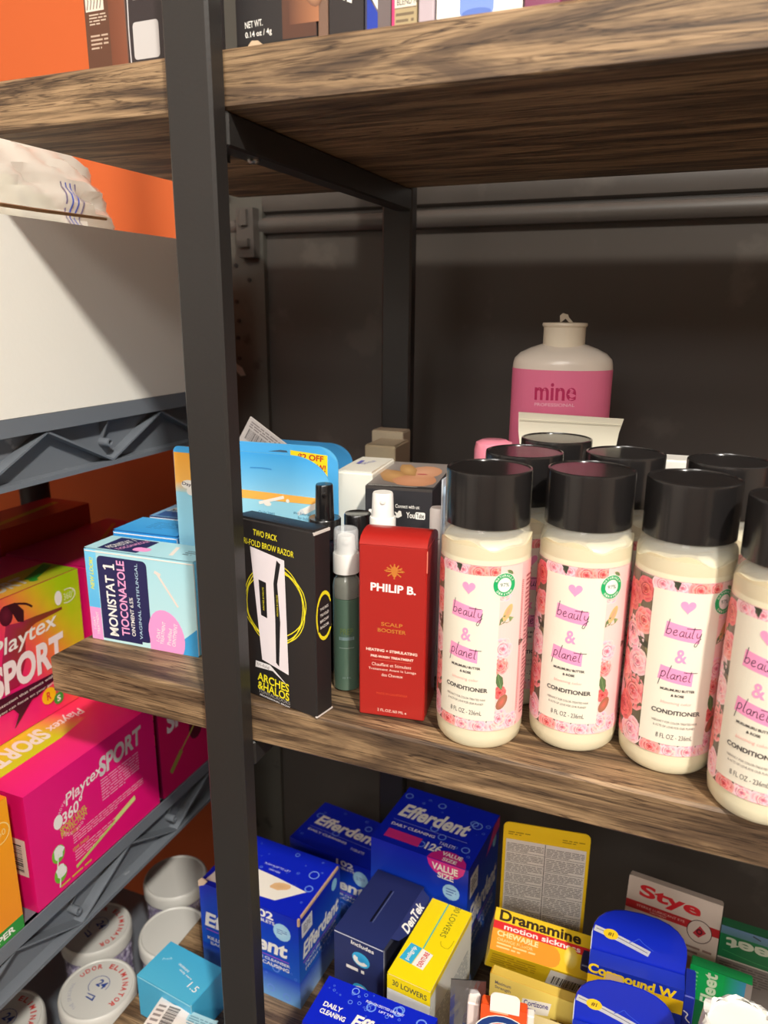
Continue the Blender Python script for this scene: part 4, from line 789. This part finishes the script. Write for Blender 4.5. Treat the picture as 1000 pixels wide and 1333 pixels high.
def CWf(c, b, q, W, H, hb):
    Y = (250,210,30); S = (206,206,206)
    c.stroke([(W*.02,hb+.0085+.010),(W*.30,hb+.0145),(W*.62,hb+.0085)], .0052, S, 3); c.stroke([(W*.04,hb+.0185),(W*.30,hb+.0150),(W*.60,hb+.0090)], .0006, (110,110,116), 2); c.blob(W*.20,hb+.0165,.0052,.0044,Y,Y,0,18); c.text('#1', W*.20, hb+.0165, .0036, .0038, (120,90,20), -10, 0, .03)
    b.rect(0,0,W,hb,(24,48,170)); b.text('Compound W', W*.46, hb-.0060, W*.92, .0105, Y, -3, 0, .04); b.rect(0,hb-.0210,W,hb-.0090,Y,(236,186,20)); b.rrect(.011,hb-.0165,.025,hb-.0030,.003,Y); b.rrect(.012,hb-.0155,.024,hb-.0040,.003,(232,196,140)); b.text('WART', W*.16, hb-.030, W*.3, .0085, Y, -3, 0, .03)
    b.lines(W*.5,hb-.04,W*.9,hb-.028,3,WHITE); q.rect(0,0,W,.013,(24,48,170))
    c.stroke([(W*.40,H-.026),(W*.46,H-.0235),(W*.50,H-.021),(W*.54,H-.0235),(W*.66,H-.028)], .0006, (60,90,214), 3)
def CW(x, y, yaw, H, lab):
    W = .0640; hb = H-.040; D = .0150
    t = empty('wart_remover_pack', None, 0, lab, 'box', 'blue wart remover packs', M=shelfM(x, y, ZB, yaw)); m = mat((20,44,190), .34, coat=.3)
    P = [(0,0),(W,0),(W,H-.026)]+[(W*.5+W*.5*math.cos(math.radians(a))**.8, H-.026+.026*math.sin(math.radians(a))**.9) for a in (15,30,45,60,75)]+[(W*.5,H)]+[(W*.5-W*.5*math.cos(math.radians(a))**.8, H-.026+.026*math.sin(math.radians(a))**.9) for a in (75,60,45,30,15)]+[(0,H-.026)]
    G().prism(P, D-.0010, D).link('back_card', m, t); G().bbox((.0006,0,0),(W-.0006,D-.0012,hb),.0007).link('carton_body', m, t)
    G().prism([(-.0003,0),(.0003,0),(.0003,H-.022),(-.0003,H-.026)], D-.0012, D+.0001).link('card_edge', mat((220,226,236), .6), t)
    c = Print(plane_map((0,D-.0010,0),(1,0,0),(0,0,1),(0,-1,0))); b = Print(faces(W,D,hb)['front']); q = Print(faces(W,D,hb)['top']); CWf(c, b, q, W, H, hb)
    for k in (c, b, q): k.link('print', t)
CW(-.0255,.4560,.025,.1810,'blue peg-hang wart remover pack with rounded card, the rear one of two'); CW(-.0300,.4120,.040,.1610,'blue peg-hang wart remover pack with rounded card, front one at the bottom edge')
def ST(p, W, D, H):
    f = p['front']; h = H; f.rect(0,0,W,H,(208,190,176),(216,198,184)); f.text('Stye', W*.46, h-.0115, W*.66, .0135, (214,40,48), -1, 0, .035); f.rect(0,h-.0275,W,h-.0205,(186,40,44)); f.text('STERILE LUBRICANT EYE', W*.38, h-.0235, W*.52, .0019, (236,200,190)); f.text('OINTMENT', W*.36, h-.0260, W*.18, .0015, (236,200,190))
    f.blob(W*.80,h-.0275,.0095,.0088,(216,198,184)); f.ring(W*.80,h-.0275,.0090,.0096,(70,40,40),24); f.quad([(W*.735,h-.030),(W*.80,h-.0325),(W*.87,h-.027),(W*.80,h-.0225)],(190,50,60)); f.ring(W*.80,h-.0275,.0012,.0024,(90,30,40),14); f.rect(0,h-.0370,W*.22,h-.0320,(232,204,60)); f.rect(0,0,W,h-.050,(160,120,96),(180,140,116)); f.lines(W*.6,h-.048,W*.95,h-.040,2,(150,120,110))  # brown area low on the front is a shadow painted into the print
carton('eye_ointment_carton', 'pale stye ointment box with red band at the back of the lowest board', 'box', None, 0, .0730,.0090,.1293, (214,196,182), ST, M=shelfM(-.0090,.5440,ZB,-.111) @ Matrix.Rotation(math.radians(-12),4,'X') @ Matrix.Translation((0,0,.0038)))
def FL(p, W, D, H):
    f = p['front']; f.rect(0,0,W,H-.030,(120,112,108),(130,122,118)); f.rect(0,H-.030,W,H,(30,116,70),(34,120,74)); f.rect(0,H-.0075,W,H,(90,130,140),(104,134,168)); f.text('Fleet', W*.50, H-.0150, W*.84, .0110, (204,210,190), 180, 0, .03); f.rect(0,H-.0310,W,H-.0298,(206,200,190)); f.lines(.002,H-.050,W-.002,H-.033,7,(90,84,80)); f.stroke([(W*.05,H-.0225),(W*.5,H-.026),(W,H-.026)],.0005,(70,160,100),2)
    f.stroke([(W*.40,H-.0018),(W*.5,H-.004)],.0012,(60,70,80),1)
carton('saline_carton', 'green and blue saline box standing upside down at the back right', 'box', (.0665,.5566,ZB), -.061, .0570,.010,.1187, (34,110,66), FL)
def FL2(p, W, D, H):
    f = p['front']; f.rect(0,0,W,H,(110,104,100)); f.rect(0,H-.030,W*.56,H,(20,170,84),(20,180,90)); f.rect(W*.56,H-.030,W,H,(20,170,84),(70,130,200),False); f.text('Fleet', W*.34, H-.0170, .0300, .0100, (216,236,200), 90, 0, .03); f.rect(W*.9,H-.030,W,H,(150,140,134)); f.lines(.002,H-.026,.006,H-.004,6,(120,220,150)); f.rect(0,0,W*.9,H-.030,(24,70,44),(20,110,60))
carton('saline_carton', 'bright green and blue saline box lettered sideways, behind the white sealed jar', 'box', (.0440,.5075,ZB), -.081, .0420,.010,.1185, (24,150,78), FL2)
carton('navy_carton', 'dark navy box edge behind the rear wart remover pack', 'box', (-.0330,.4860,ZB), .02, .030,.015,.1080, (24,28,80), None)
carton('blue_carton', 'narrow royal blue box right of the rear wart remover pack', 'box', (.0395,.4730,ZB), -.02, .0075,.025,.1230, (30,48,160), lambda p,W,D,H: p['front'].stroke([(.001,H-.014),(.004,H-.016),(.003,H-.020),(.006,H-.023)],.0009,WHITE,3))
# sealed white jar at the right corner
t = empty('sealed_jar', None, 0, 'tall jar with round white lid and crumpled printed seal, bottom right corner', 'jar', M=shelfM(.0670,.3960,ZB))
G().lathe([(.024,0),(.027,.002),(.027,.150),(.025,.160),(.020,.168)], 40).link('body', mat((150,128,116), .4), t, True)
G().lathe([(.0200,.1685),(.0208,.169),(.0208,.1860),(.0200,.1874),(.0190,.1872),(.0186,.1868),(.001,.1868)], 48).link('lid', mat((250,248,240), .35), t, True)
v = []; n = 72; rd = random.Random(2)
for j, (r, z) in enumerate(((.0222,.160),(.0232,.172),(.0226,.1875),(.0205,.1895),(.0190,.1882))):
    for i in range(n): a = 2*math.pi*i/n; k = r+rd.uniform(-.0004,.0005)+.0009*math.sin(a*9+j*1.3)+.0007*math.sin(a*4+2*j); v.append((k*math.cos(a), k*math.sin(a), z+rd.uniform(-.0005,.0005)+.0011*math.sin(a*7+j)))
link('crumpled_seal', v, [(j*n+i, j*n+(i+1) % n, j*n+n+(i+1) % n, j*n+n+i) for j in range(4) for i in range(n)], mat((238,236,230), .3, coat=.3), t)
p = Print(lambda X, Y, k: ((.0245+k)*math.sin(X/.0245), -(.0245+k)*math.cos(X/.0245), Y))
for i, s_ in enumerate(('SEALED FOR','YOUR','PROTECTION','SEALED FOR','YOUR','PROTECTION')): p.text(s_, -.060+.024*i, .1815, .018 if len(s_) > 4 else .008, .0030, (40,40,44), 8, 0, .03)
p.link('seal_print', t)
# blue box and squeezed tube at the left end
def BB(p, W, D, H):
    t = p['top']; t.rect(0,0,W,D,(80,180,214),(66,170,210)); t.text('Fresh', W*.18, D*.62, .008, .0024, (180,226,240), 35); t.text('moisture', W*.50, D*.62, .013, .0024, WHITE, -10); t.text('daily care', W*.60, D*.50, .016, .0022, WHITE, -10); t.text('1.5', W*.84, D*.34, .010, .006, WHITE, -10)
    p['front'].rect(0,0,W,H,(70,170,210)); p['left'].rect(0,0,D,H,(60,170,206))
carton('blue_carton', 'light blue box at the left end of the lowest board, beneath the barcode tube', 'box', (-.3850,.3960,ZB), -.11, .0600,.0400,.0420, (70,174,212), BB, edge=(150,210,226))
t = empty('squeeze_tube', None, 0, 'white and pale teal squeezed tube lying with a barcode label, passing behind the post', 'tube', M=Matrix.Translation((-.3560,.3760,H0+ZB)) @ Matrix.Rotation(.10,4,'Z'))
v = []; n = 28; K = 12; L_ = .112
for j in range(K+1):
    q = j/K; x = L_*q; ry = .0190-.003*q; rz = .0008+.0150*min(1, q*1.8)**.7; cz = .0165-.0*q
    for i in range(n): a = 2*math.pi*i/n; v.append((x, ry*math.cos(a)*(1.05 if q < .2 else 1), .0170+rz*math.sin(a)+(.016-.016*min(1,q*2.2))))
fc = [(j*n+i, j*n+n+i, j*n+n+(i+1) % n, j*n+(i+1) % n) for j in range(K) for i in range(n)]+[tuple(range(n)), tuple(range(K*n+n-1, K*n-1, -1))]
mi = [0 if (j//n) < 5 else (1 if (j//n) < 8 else 0) for j in range(K*n)]+[0,0]
link('tube_body', v, fc, None, t, True, [mat((236,228,220), .4), mat((150,204,214), .4)], mi)
c_ = G().lathe([(.0125,0),(.0130,.001),(.0130,.018),(.0115,.020)], 30); M = Matrix.Translation((L_+.0002,0,.0165)) @ Matrix.Rotation(math.pi/2,4,'Y'); c_.v = [tuple(M @ Vector(q)) for q in c_.v]; c_.link('cap', mat((240,236,232), .4), t, True)
p = Print(lambda X, Y, k: (X, Y, .0178+.0150*min(1, max(0,X)/L_*1.8)**.7+(.016-.016*min(1,max(0,X)/L_*2.2))+.0007+k-(Y/.019)**2*.0025)); p.rect(.002,-.013,.030,.013,(236,228,222),None,True,8); p.bars(.012,-.011,.022,.011,(60,56,56),24,False); p.lines(.003,-.011,.010,.011,5,(150,140,136)); p.rect(.030,-.013,.055,.013,(170,212,222),None,True,6); p.lines(.032,-.010,.052,.010,9,(120,160,176)); p.link('label_print', t)
# ---------------------------------------------------------------- grey shelving: white box with bag on the top shelf
ZG1, ZG2, ZG3 = -.0742, -.4605, -.750
t = empty('shipping_box', None, 0, 'large open white cardboard box on the upper grey plastic shelf', 'box', M=Matrix.Translation((-.4330,.24,H0+ZG1+.0003)))
W, D, H = .36, .400, .1335; cb = mat((244,241,232), .75, grain=.25, gs=260); kr = mat((168,134,96), .8, grain=.3, gs=300); th = .003
G().box((-th,0,.0),(0,D,H)).box((-W,0,0),(-W+th,D,H)).box((-W+th,0,0),(-th,th,H)).box((-W+th,D-th,0),(-th,D,H)).box((-W+th,th,0),(-th,D-th,th)).link('box_wall', cb, t)
def flap(pts, m, th=.0022):
    n = len(pts); v = [Vector(p) for p in pts]; nm = (v[1]-v[0]).cross(v[2]-v[0]).normalized()*th; G().add([tuple(a) for a in v]+[tuple(a+nm) for a in v], [tuple(range(n-1,-1,-1)), tuple(range(n,2*n))]+[(i,(i+1)%n,(i+1)%n+n,i+n) for i in range(n)]).link('flap', m, t)
flap([(-.006,.02,H+.0050),(-.006,.190,H+.0055),(-.010,.262,H+.0075),(-.020,.200,H+.0082),(-.022,.02,H+.0082)], kr)
flap([(-W+.004,.02,H+.001),(-W+.004,D-.02,H+.001),(-W-.04,D-.02,H+.05),(-W-.04,.02,H+.05)], cb)
# bag of packets
from mathutils.bvhtree import BVHTree
BAGB = []
def bag(name, label, cx, cy, cz, rx, ry, rz, m, seed, inner=None):
    rd = random.Random(seed); t = empty(name, None, 0, label, 'bag', M=Matrix.Translation((cx,cy,H0+cz))); n, k = 72, 34; v = []
    ph = [(rd.uniform(2,9), rd.uniform(2,9), rd.uniform(0,6.28), rd.uniform(.012,.04)) for _ in range(14)]
    for j in range(k+1):
        b = math.pi*j/k-math.pi/2
        for i in range(n):
            a = 2*math.pi*i/n; s_ = 1+sum(A*abs(math.sin(p_*a+q_*b*1.7+f_)) for p_, q_, f_, A in ph)-.18
            sq = (abs(math.cos(a))**4+abs(math.sin(a))**4)**-.25; v.append((rx*math.cos(b)**.6*math.cos(a)*sq*s_, ry*math.cos(b)**.6*math.sin(a)*sq*s_, rz*math.sin(b)*(s_ if b > 0 else 1)))
    fc = [(j*n+i, j*n+(i+1) % n, j*n+n+(i+1) % n, j*n+n+i) for j in range(k) for i in range(n)]
    link('film', v, fc, m, t, True); BAGB.append(BVHTree.FromPolygons([Vector(q) for q in v], fc)); return t
t = bag('plastic_bag', 'crumpled clear bag with blue stripes over cream packets in the white box', -.568, .476, .072, .073, .112, .066, mat((240,240,230), .22, alpha=.74, coat=.6), 4)
v = []
link_b = G()
rd = random.Random(9)
for k in range(7):
    M = Matrix.Translation((rd.uniform(-.012,.020), -.066+.022*k, -.002+rd.uniform(0,.008))) @ Matrix.Rotation(rd.uniform(-.5,.5),4,'Z') @ Matrix.Rotation(rd.uniform(.2,.9),4,'X')
    g = G(); g.bbox((-.045,-.004,-.03),(.045,.004,.03),.0035); g.v = [tuple(M @ Vector(q)) for q in g.v]; g.link('cream_packet', mat((244,232,184), .5), t, True)
def onbag(X, Y, k):
    h = BAGB[0].ray_cast(Vector((.3, X, Y)), Vector((-1, 0, 0)))[0]
    return ((h.x if h else .05)+.0008+k, X, Y)
st = Print(onbag)
for k, c in enumerate(((120,110,150),(60,90,200),(60,90,200),(120,110,150))): st.stroke([(.040+.0055*k+.001*(k>1),-.020),(.036+.0055*k,-.002),(.037+.0055*k,.014),(.035+.0055*k,.028)], .0014, c, 6)
st.link('stripe', t)
# ---------------------------------------------------------------- grey shelving: pink cartons on the middle shelf
PK=(236,16,120)
def yaw90(x, y, z): return Matrix.Translation((x, y, H0+z+.0004+(.0004 if z > ZG2 else 0))) @ Matrix.Rotation(math.pi/2,4,'Z')
def LPf(p, W, D, H):
    f, l, t = p['front'], p['left'], p['top']; f.rect(0,0,W,H,(238,14,118),(236,20,124)); c = (248,190,214)
    f.text('Playtex', W*.40, H*.74, W*.28, H*.13, WHITE, 8, .25, .01); f.text('SPORT', W*.70, H*.80, W*.36, H*.17, (214,206,206), 4, .15, .035)
    f.lines(W*.52,H*.47,W*.84,H*.68,8,c,.3); f.text('360°', W*.30, H*.61, W*.15, H*.10, WHITE, 8, .2, .02); f.text('SPORT LEVEL', W*.30,H*.53,W*.20,H*.05,(206,196,60),8,0,.02); f.text('PROTECTION', W*.30,H*.48,W*.19,H*.05,(206,196,60),8,0,.02)
    f.blob(W*.195,H*.60,W*.032,H*.060,WHITE); f.arc('MOVES WITH', W*.30, H*.60, W*.10, H*.028, c, 160, 40); f.arc('YOUR BODY', W*.30, H*.56, W*.10, H*.028, c, 215, 320)
    for y in (.34,.16): f.blob(W*.17,H*y,W*.045,H*.075,(120,190,40)); f.blob(W*.175,H*(y+.015),W*.035,H*.060,WHITE,(240,240,236),0,12,.2); f.stroke([(W*.17,H*y),(W*.155,H*(y-.11))],.0012,(230,240,220),1)
    f.text('FEELS', W*.30,H*.425,W*.06,H*.03,(206,196,60)); f.lines(W*.28,H*.31,W*.86,H*.40,4,c,.3); f.text('LEAK SHIELD', W*.33,H*.27,W*.12,H*.03,(206,196,60)); f.lines(W*.28,H*.15,W*.60,H*.25,4,c,.3)
    f.stroke([(W*.28,H*.10),(W*.55,H*.19),(W*.78,H*.27)],.0030,(200,214,110),2); f.stroke([(W*.60,H*.215),(W*.78,H*.27)],.0050,(220,230,140),2); f.lines(W*.16,H*.03,W*.56,H*.07,1,(214,190,60),.4)
    l.rect(0,0,D,H,(222,14,108),(214,12,100)); l.rect(D*.40,H*.30,D*.95,H*.62,(226,206,190)); l.bars(D*.45,H*.33,D*.9,H*.58,n=18,vert=False); l.lines(D*.2,H*.66,D*.8,H*.9,4,(240,120,180))
    t.rect(0,0,W,D,(238,20,124),(240,60,80)); t.rect(0,D*.40,W*.50,D,(206,206,30),(244,190,50),True); t.quad([(W*.50,D*.40),(W*.74,D*.46),(W*.66,D),(W*.50,D)],[(206,206,30),(238,60,100),(244,60,100),(244,190,50)]); t.text('SPORT', W*.33, D*.62, W*.36, D*.24, (232,226,210), 180, .15, .035); t.text('Playtex', W*.66, D*.62, W*.26, D*.16, (240,220,220), 180, .25, .01)
    t.ring(W*.08,D*.60,0.0005,.0055,(244,190,30),16); t.text('R', W*.08,D*.60,.005,.006,(200,60,60),180); t.ring(W*.04,D*.84,.0005,.0055,(60,170,70),16)
grp = 'pink tampon cartons on the grey shelf'
def pcart(name, label, x, y0, W, D, H, z, col, fn, **k): return carton(name, label, 'box', None, 0, W, D, H, col, fn, M=yaw90(x, y0, z), **k)
pcart('tampon_carton', 'pink tampon box turned back to front, nearest on the middle grey shelf', -.4335, .349, .148, .090, .1045, ZG2, PK, LPf, group=grp)
def RPf(p, W, D, H):
    f = p['front']; f.rect(0,0,W,H,(206,10,92)); f.text('Playtex', W*.34, H*.90, W*.40, H*.13, (230,200,210), 8, .25, .01); f.text('SPORT', W*.46, H*.74, W*.70, H*.22, (226,218,218), 4, .15, .035); f.blob(W*.50,H*.48,W*.10,H*.14,(90,10,40)); f.stroke([(W*.12,H*.22),(W*.55,H*.55),(W*.95,H*.80)],.0020,(170,170,70),2); f.stroke([(W*.12,H*.20),(W*.28,H*.34)],.0060,(150,150,60),2)
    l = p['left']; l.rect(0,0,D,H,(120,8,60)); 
    for k, c in enumerate(((80,160,60),(240,180,30),(230,100,40),(250,200,60))): l.rect(D*.4,H*(.42+.13*k),D*.95,H*(.53+.13*k),c)
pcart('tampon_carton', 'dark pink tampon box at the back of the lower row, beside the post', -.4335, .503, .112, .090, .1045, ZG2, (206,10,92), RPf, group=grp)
def UPf(p, W, D, H):
    f, t = p['front'], p['top']; n = 12; cs = [(240,30,120),(244,60,100),(250,120,70),(230,190,40),(180,214,20),(168,206,10)]
    for j in range(10):
        z0, z1 = H*j/10, H*(j+1)/10
        for i in range(n):
            def cc(u, v): q = min(4.99, max(0, (u-.42+.50*(v-.45))*6.2)); k = int(q); return tuple(a+(b-a)*(q-k) for a, b in zip(cs[k], cs[k+1]))
            f.quad([(W*i/n,z0),(W*(i+1)/n,z0),(W*(i+1)/n,z1),(W*i/n,z1)], [cc(i/n,j/10),cc((i+1)/n,j/10),cc((i+1)/n,(j+1)/10),cc(i/n,(j+1)/10)])
    dk = (110,30,50); e = .15
    f.poly([(W*(x-.01), H*(y+e)) for x, y in ((.38,.30),(.46,.66),(.55,.64),(.66,.635),(.86,.615),(.86,.595),(.66,.585),(.58,.55),(.56,.36),(.50,.20),(.40,.20))],[tuple(range(11))[::-1]],[(170,40,80)]*3+[(130,60,40)]*3+[(150,60,40)]*2+[(170,30,70)]*3)
    f.blob(W*.46,H*.875,W*.045,H*.072,dk,(80,20,36)); f.poly([(W*.47,H*.945),(W*.53,H*.94),(W*.58,H*.86),(W*.57,H*.78),(W*.53,H*.80),(W*.50,H*.88)],[(0,1,2,3,4,5)],(64,24,30)); f.stroke([(W*.53,H*.93),(W*.60,H*.90),(W*.64,H*.86)],.0018,(64,24,30),2)
    f.quad([(W*.02,H*.34),(W*.86,H*.30),(W*.60,H*.20),(W*.02,H*.22)],(70,16,40)); f.quad([(W*.42,H*.22),(W*.58,H*.22),(W*.42,H*.06),(W*.46,H*.15)],(70,16,40))
    f.text('Playtex', W*.57, H*.665, W*.46, H*.15, WHITE, 4, .25, .012); f.text('SPORT', W*.57, H*.455, W*.52, H*.23, (246,236,236), 3, .12, .04); f.text('Protection that moves with you', W*.55, H*.275, W*.50, H*.028, WHITE, 2); f.text('so you can focus on your game', W*.52, H*.225, W*.46, H*.025, WHITE, 2)
    f.ring(W*.68,H*.155,.0003,.0078,(250,200,20),20); f.text('R', W*.68, H*.155, .005, .008, (220,60,50), 0, 0, .03); f.ring(W*.75,H*.095,.0003,.0056,(60,160,60),18); f.text('S', W*.75, H*.095, .004, .006, WHITE, 0, 0, .03)
    f.blob(W*.83,H*.84,W*.028,H*.055,WHITE); f.ring(W*.90,H*.83,.0085,.0098,(236,240,214),22,-120,110,.7); f.text('360°', W*.91,H*.83,W*.08,H*.055,(226,236,190)); f.lines(W*.02,H*.02,W*.30,H*.05,2,(250,160,200))
    t.rect(0,0,W,D,(236,40,110),(210,16,96)); t.rect(0,0,W,D*.42,(250,160,60),(220,120,70)); t.rect(W*.5,0,W,D*.44,(244,170,60),(150,196,20),False); t.text('SPORT', W*.55, D*.22, W*.36, D*.22, (220,210,190), 0, .15, .035); t.quad([(W*.74,D*.10),(W*.98,D*.30),(W*.98,D*.42),(W*.72,D*.22)],(40,150,50)); t.ring(W*.74,D*.12,.0004,.004,(40,150,50),14)
pcart('tampon_carton', 'pink to lime green tampon box showing a runner, stacked on the lower row', -.5060, .345, .150, .088, .1245, ZG2+.1050, PK, UPf, group=grp)
def PL(p, W, D, H):
    f = p['front']; f.rect(0,0,W,H,(200,12,92)); f.lines(W*.04,H*.5,W*.4,H*.8,4,(226,110,160)); f.rect(0,0,W*.2,H*.35,(226,206,190)); f.rect(0,0,W*.2,H*.14,(250,170,60)); p['top'].rect(0,0,W,D,(206,20,100),(176,14,84)); p['top'].stroke([(W*.1,D*.2),(W*.5,D*.5),(W*.9,D*.8)],.004,(190,140,40),2)
pcart('tampon_carton', 'pink tampon box stacked directly behind the runner box, beside the ointment boxes', -.4900, .500, .140, .110, .1245, ZG2+.1050, (206,16,100), PL, group=grp)
def OR(c1, c2): return lambda p, W, D, H: (p['top'].rect(0,0,W,D,c1,c2), p['front'].rect(0,0,W,H,c1), p['top'].stroke([(W*.1,D*.3),(W*.9,D*.6)],.008,(190,170,40),2))
pcart('tampon_carton', 'pink tampon box with green stripe, behind and left of the runner box', -.6035, .345, .140, .090, .1290, ZG2+.1050, (200,30,80), OR((150,180,20),(200,20,90)), group=grp)
pcart('tampon_carton', 'shaded red and orange tampon box deep on the grey shelf, left of the back post', -.6100, .505, .120, .060, .1450, ZG2+.1050, (190,20,60), OR((190,60,30),(180,20,60)), group=grp)
for i, (x, y) in enumerate(((-.53,.349),(-.53,.503))): pass
def hid(x, y, W, D, H, z, lab): return pcart('tampon_carton', lab, x, y, W, D, H, z, (206,16,100), None, group=grp)
hid(-.5280,.349,.148,.150,.1045,ZG2,'pink tampon box hidden under the runner box, top edge only'); hid(-.5280,.503,.112,.150,.1045,ZG2,'pink tampon box under the pile beside the back of the grey shelf')
def OB(p, W, D, H):
    f = p['front']; f.rect(0,0,W,H,(250,150,10),(252,170,16)); f.rect(0,0,W,H*.10,(50,150,50)); f.text('SUPER', W*.84, H*.05, W*.20, H*.05, WHITE, 2, 0, .03); f.ring(W*.93,H*.78,.008,.0088,(252,220,140),20); f.text('360', W*.93,H*.78,.010,.005,(252,220,140)); p['top'].rect(0,0,W,D,(250,130,20))
pcart('tampon_carton', 'orange tampon box with green SUPER strip at the left picture edge', -.4330, .200, .1350, .085, .1150, ZG2, (250,156,12), OB)
# ---------------------------------------------------------------- jars of scented beads on the low grey shelf
def bead_mat():
    m = bpy.data.materials.new('scented_beads'); m.use_nodes = True; nt = m.node_tree; L = nt.links; N = nt.nodes; b = N['Principled BSDF']
    oi = N.new('ShaderNodeTexCoord'); vo = N.new('ShaderNodeTexVoronoi'); vo.inputs['Scale'].default_value = 260; L.new(oi.outputs['Object'], vo.inputs['Vector'])
    r = N.new('ShaderNodeValToRGB'); e = r.color_ramp.elements; e[0].color = (*lin((96,74,130)),1); e[1].color = (*lin((228,222,244)),1); e[0].position = .2; e[1].position = .9; L.new(vo.outputs['Color'], r.inputs[0]); L.new(r.outputs[0], b.inputs['Base Color'])
    b.inputs['Roughness'].default_value = .08; b.inputs['Metallic'].default_value = .12; return m
BEAD = bead_mat(); ZJ = .120
def jar(kind):
    t = empty('bead_jar', (0,0,0)); R = .0370; n = 56; v = []; fc = []; rd = random.Random(3); K = 26
    for j in range(K+1):                   # faceted crystals pressed against the wall
        for i in range(n): a = 2*math.pi*(i+.5*(j % 2))/n; k = .0352+rd.uniform(-.0016,.0008); v.append((k*math.cos(a), k*math.sin(a), .003+j*.0038))
    for j in range(K):
        for i in range(n):
            A, B, C_, D_ = j*n+i, j*n+(i+1) % n, j*n+n+(i+1) % n, j*n+n+i; fc += [(A,B,C_),(A,C_,D_)]
    tag(link('beads', v, fc, BEAD, t), kind='stuff')
    g = G().lathe([(.034,0),(.0368,.0015),(.0372,.004),(.0372,.100),(.0360,.1045),(.0345,.1060)], 56); g.link('clear_wall', mat((220,214,232), .05, alpha=.16, coat=.5), t, True)
    wl = mat((214,212,206), .4); G().lathe([(.0372,.1045),(.0384,.1050),(.0386,.1155),(.0376,.1186),(.0364,.1196),(.0352,.1196),(.0342,.1186),(.001,.1184)], 64).link('lid', wl, t, True)
    if kind:
        p = Print(plane_map((0,0,.1185),(1,0,0),(0,1,0),(0,0,1))); c = (206,50,44); bl = (40,70,150)
        p.arc('ODOR ELIMINATOR', 0, 0, .0275, .0058, c, 125, -72, .03); p.text('24', .0050, .0035, .0110, .0085, bl, -55, 0, .03); p.text('/7', -.0075, -.0075, .0080, .0100, bl, -125, 0, .02); p.ring(.002,.004,.0102,.0108,bl,22,-60,200); p.arc('THE ORIGINAL', 0, 0, .0270, .0034, (170,170,186), 215, 140, 0); p.link('lid_print', t)
    return t
ja, jb = jar(True), jar(False); zj = ZG3
JR = [(-.4690,.4300,47,ja,'bead jar whose odor eliminator 24/7 lid is fully readable, left of the blue box'),
      (-.5230,.4870,30,ja,'odor eliminator bead jar half hidden under the grey shelf edge, behind the readable lid'),
      (-.5230,.3690,47,ja,'odor eliminator bead jar cut off at the bottom left corner'),
      (-.4440,.5140,0,jb,'blank-lidded bead jar next to the left end of the lowest wooden board'),
      (-.4920,.5800,0,jb,'blank-lidded bead jar at the back, under the middle grey shelf')]
used = set()
for x, y, a, pr, lab in JR:
    o = pr if id(pr) not in used else copy_tree(pr); used.add(id(pr)); o.location = (x, y, H0+zj+.0002); o.rotation_euler = (0, 0, math.radians(a)); o.scale = (.93,.93,1); tag(o, lab, 'jar', 'bead jars on the low grey shelf')
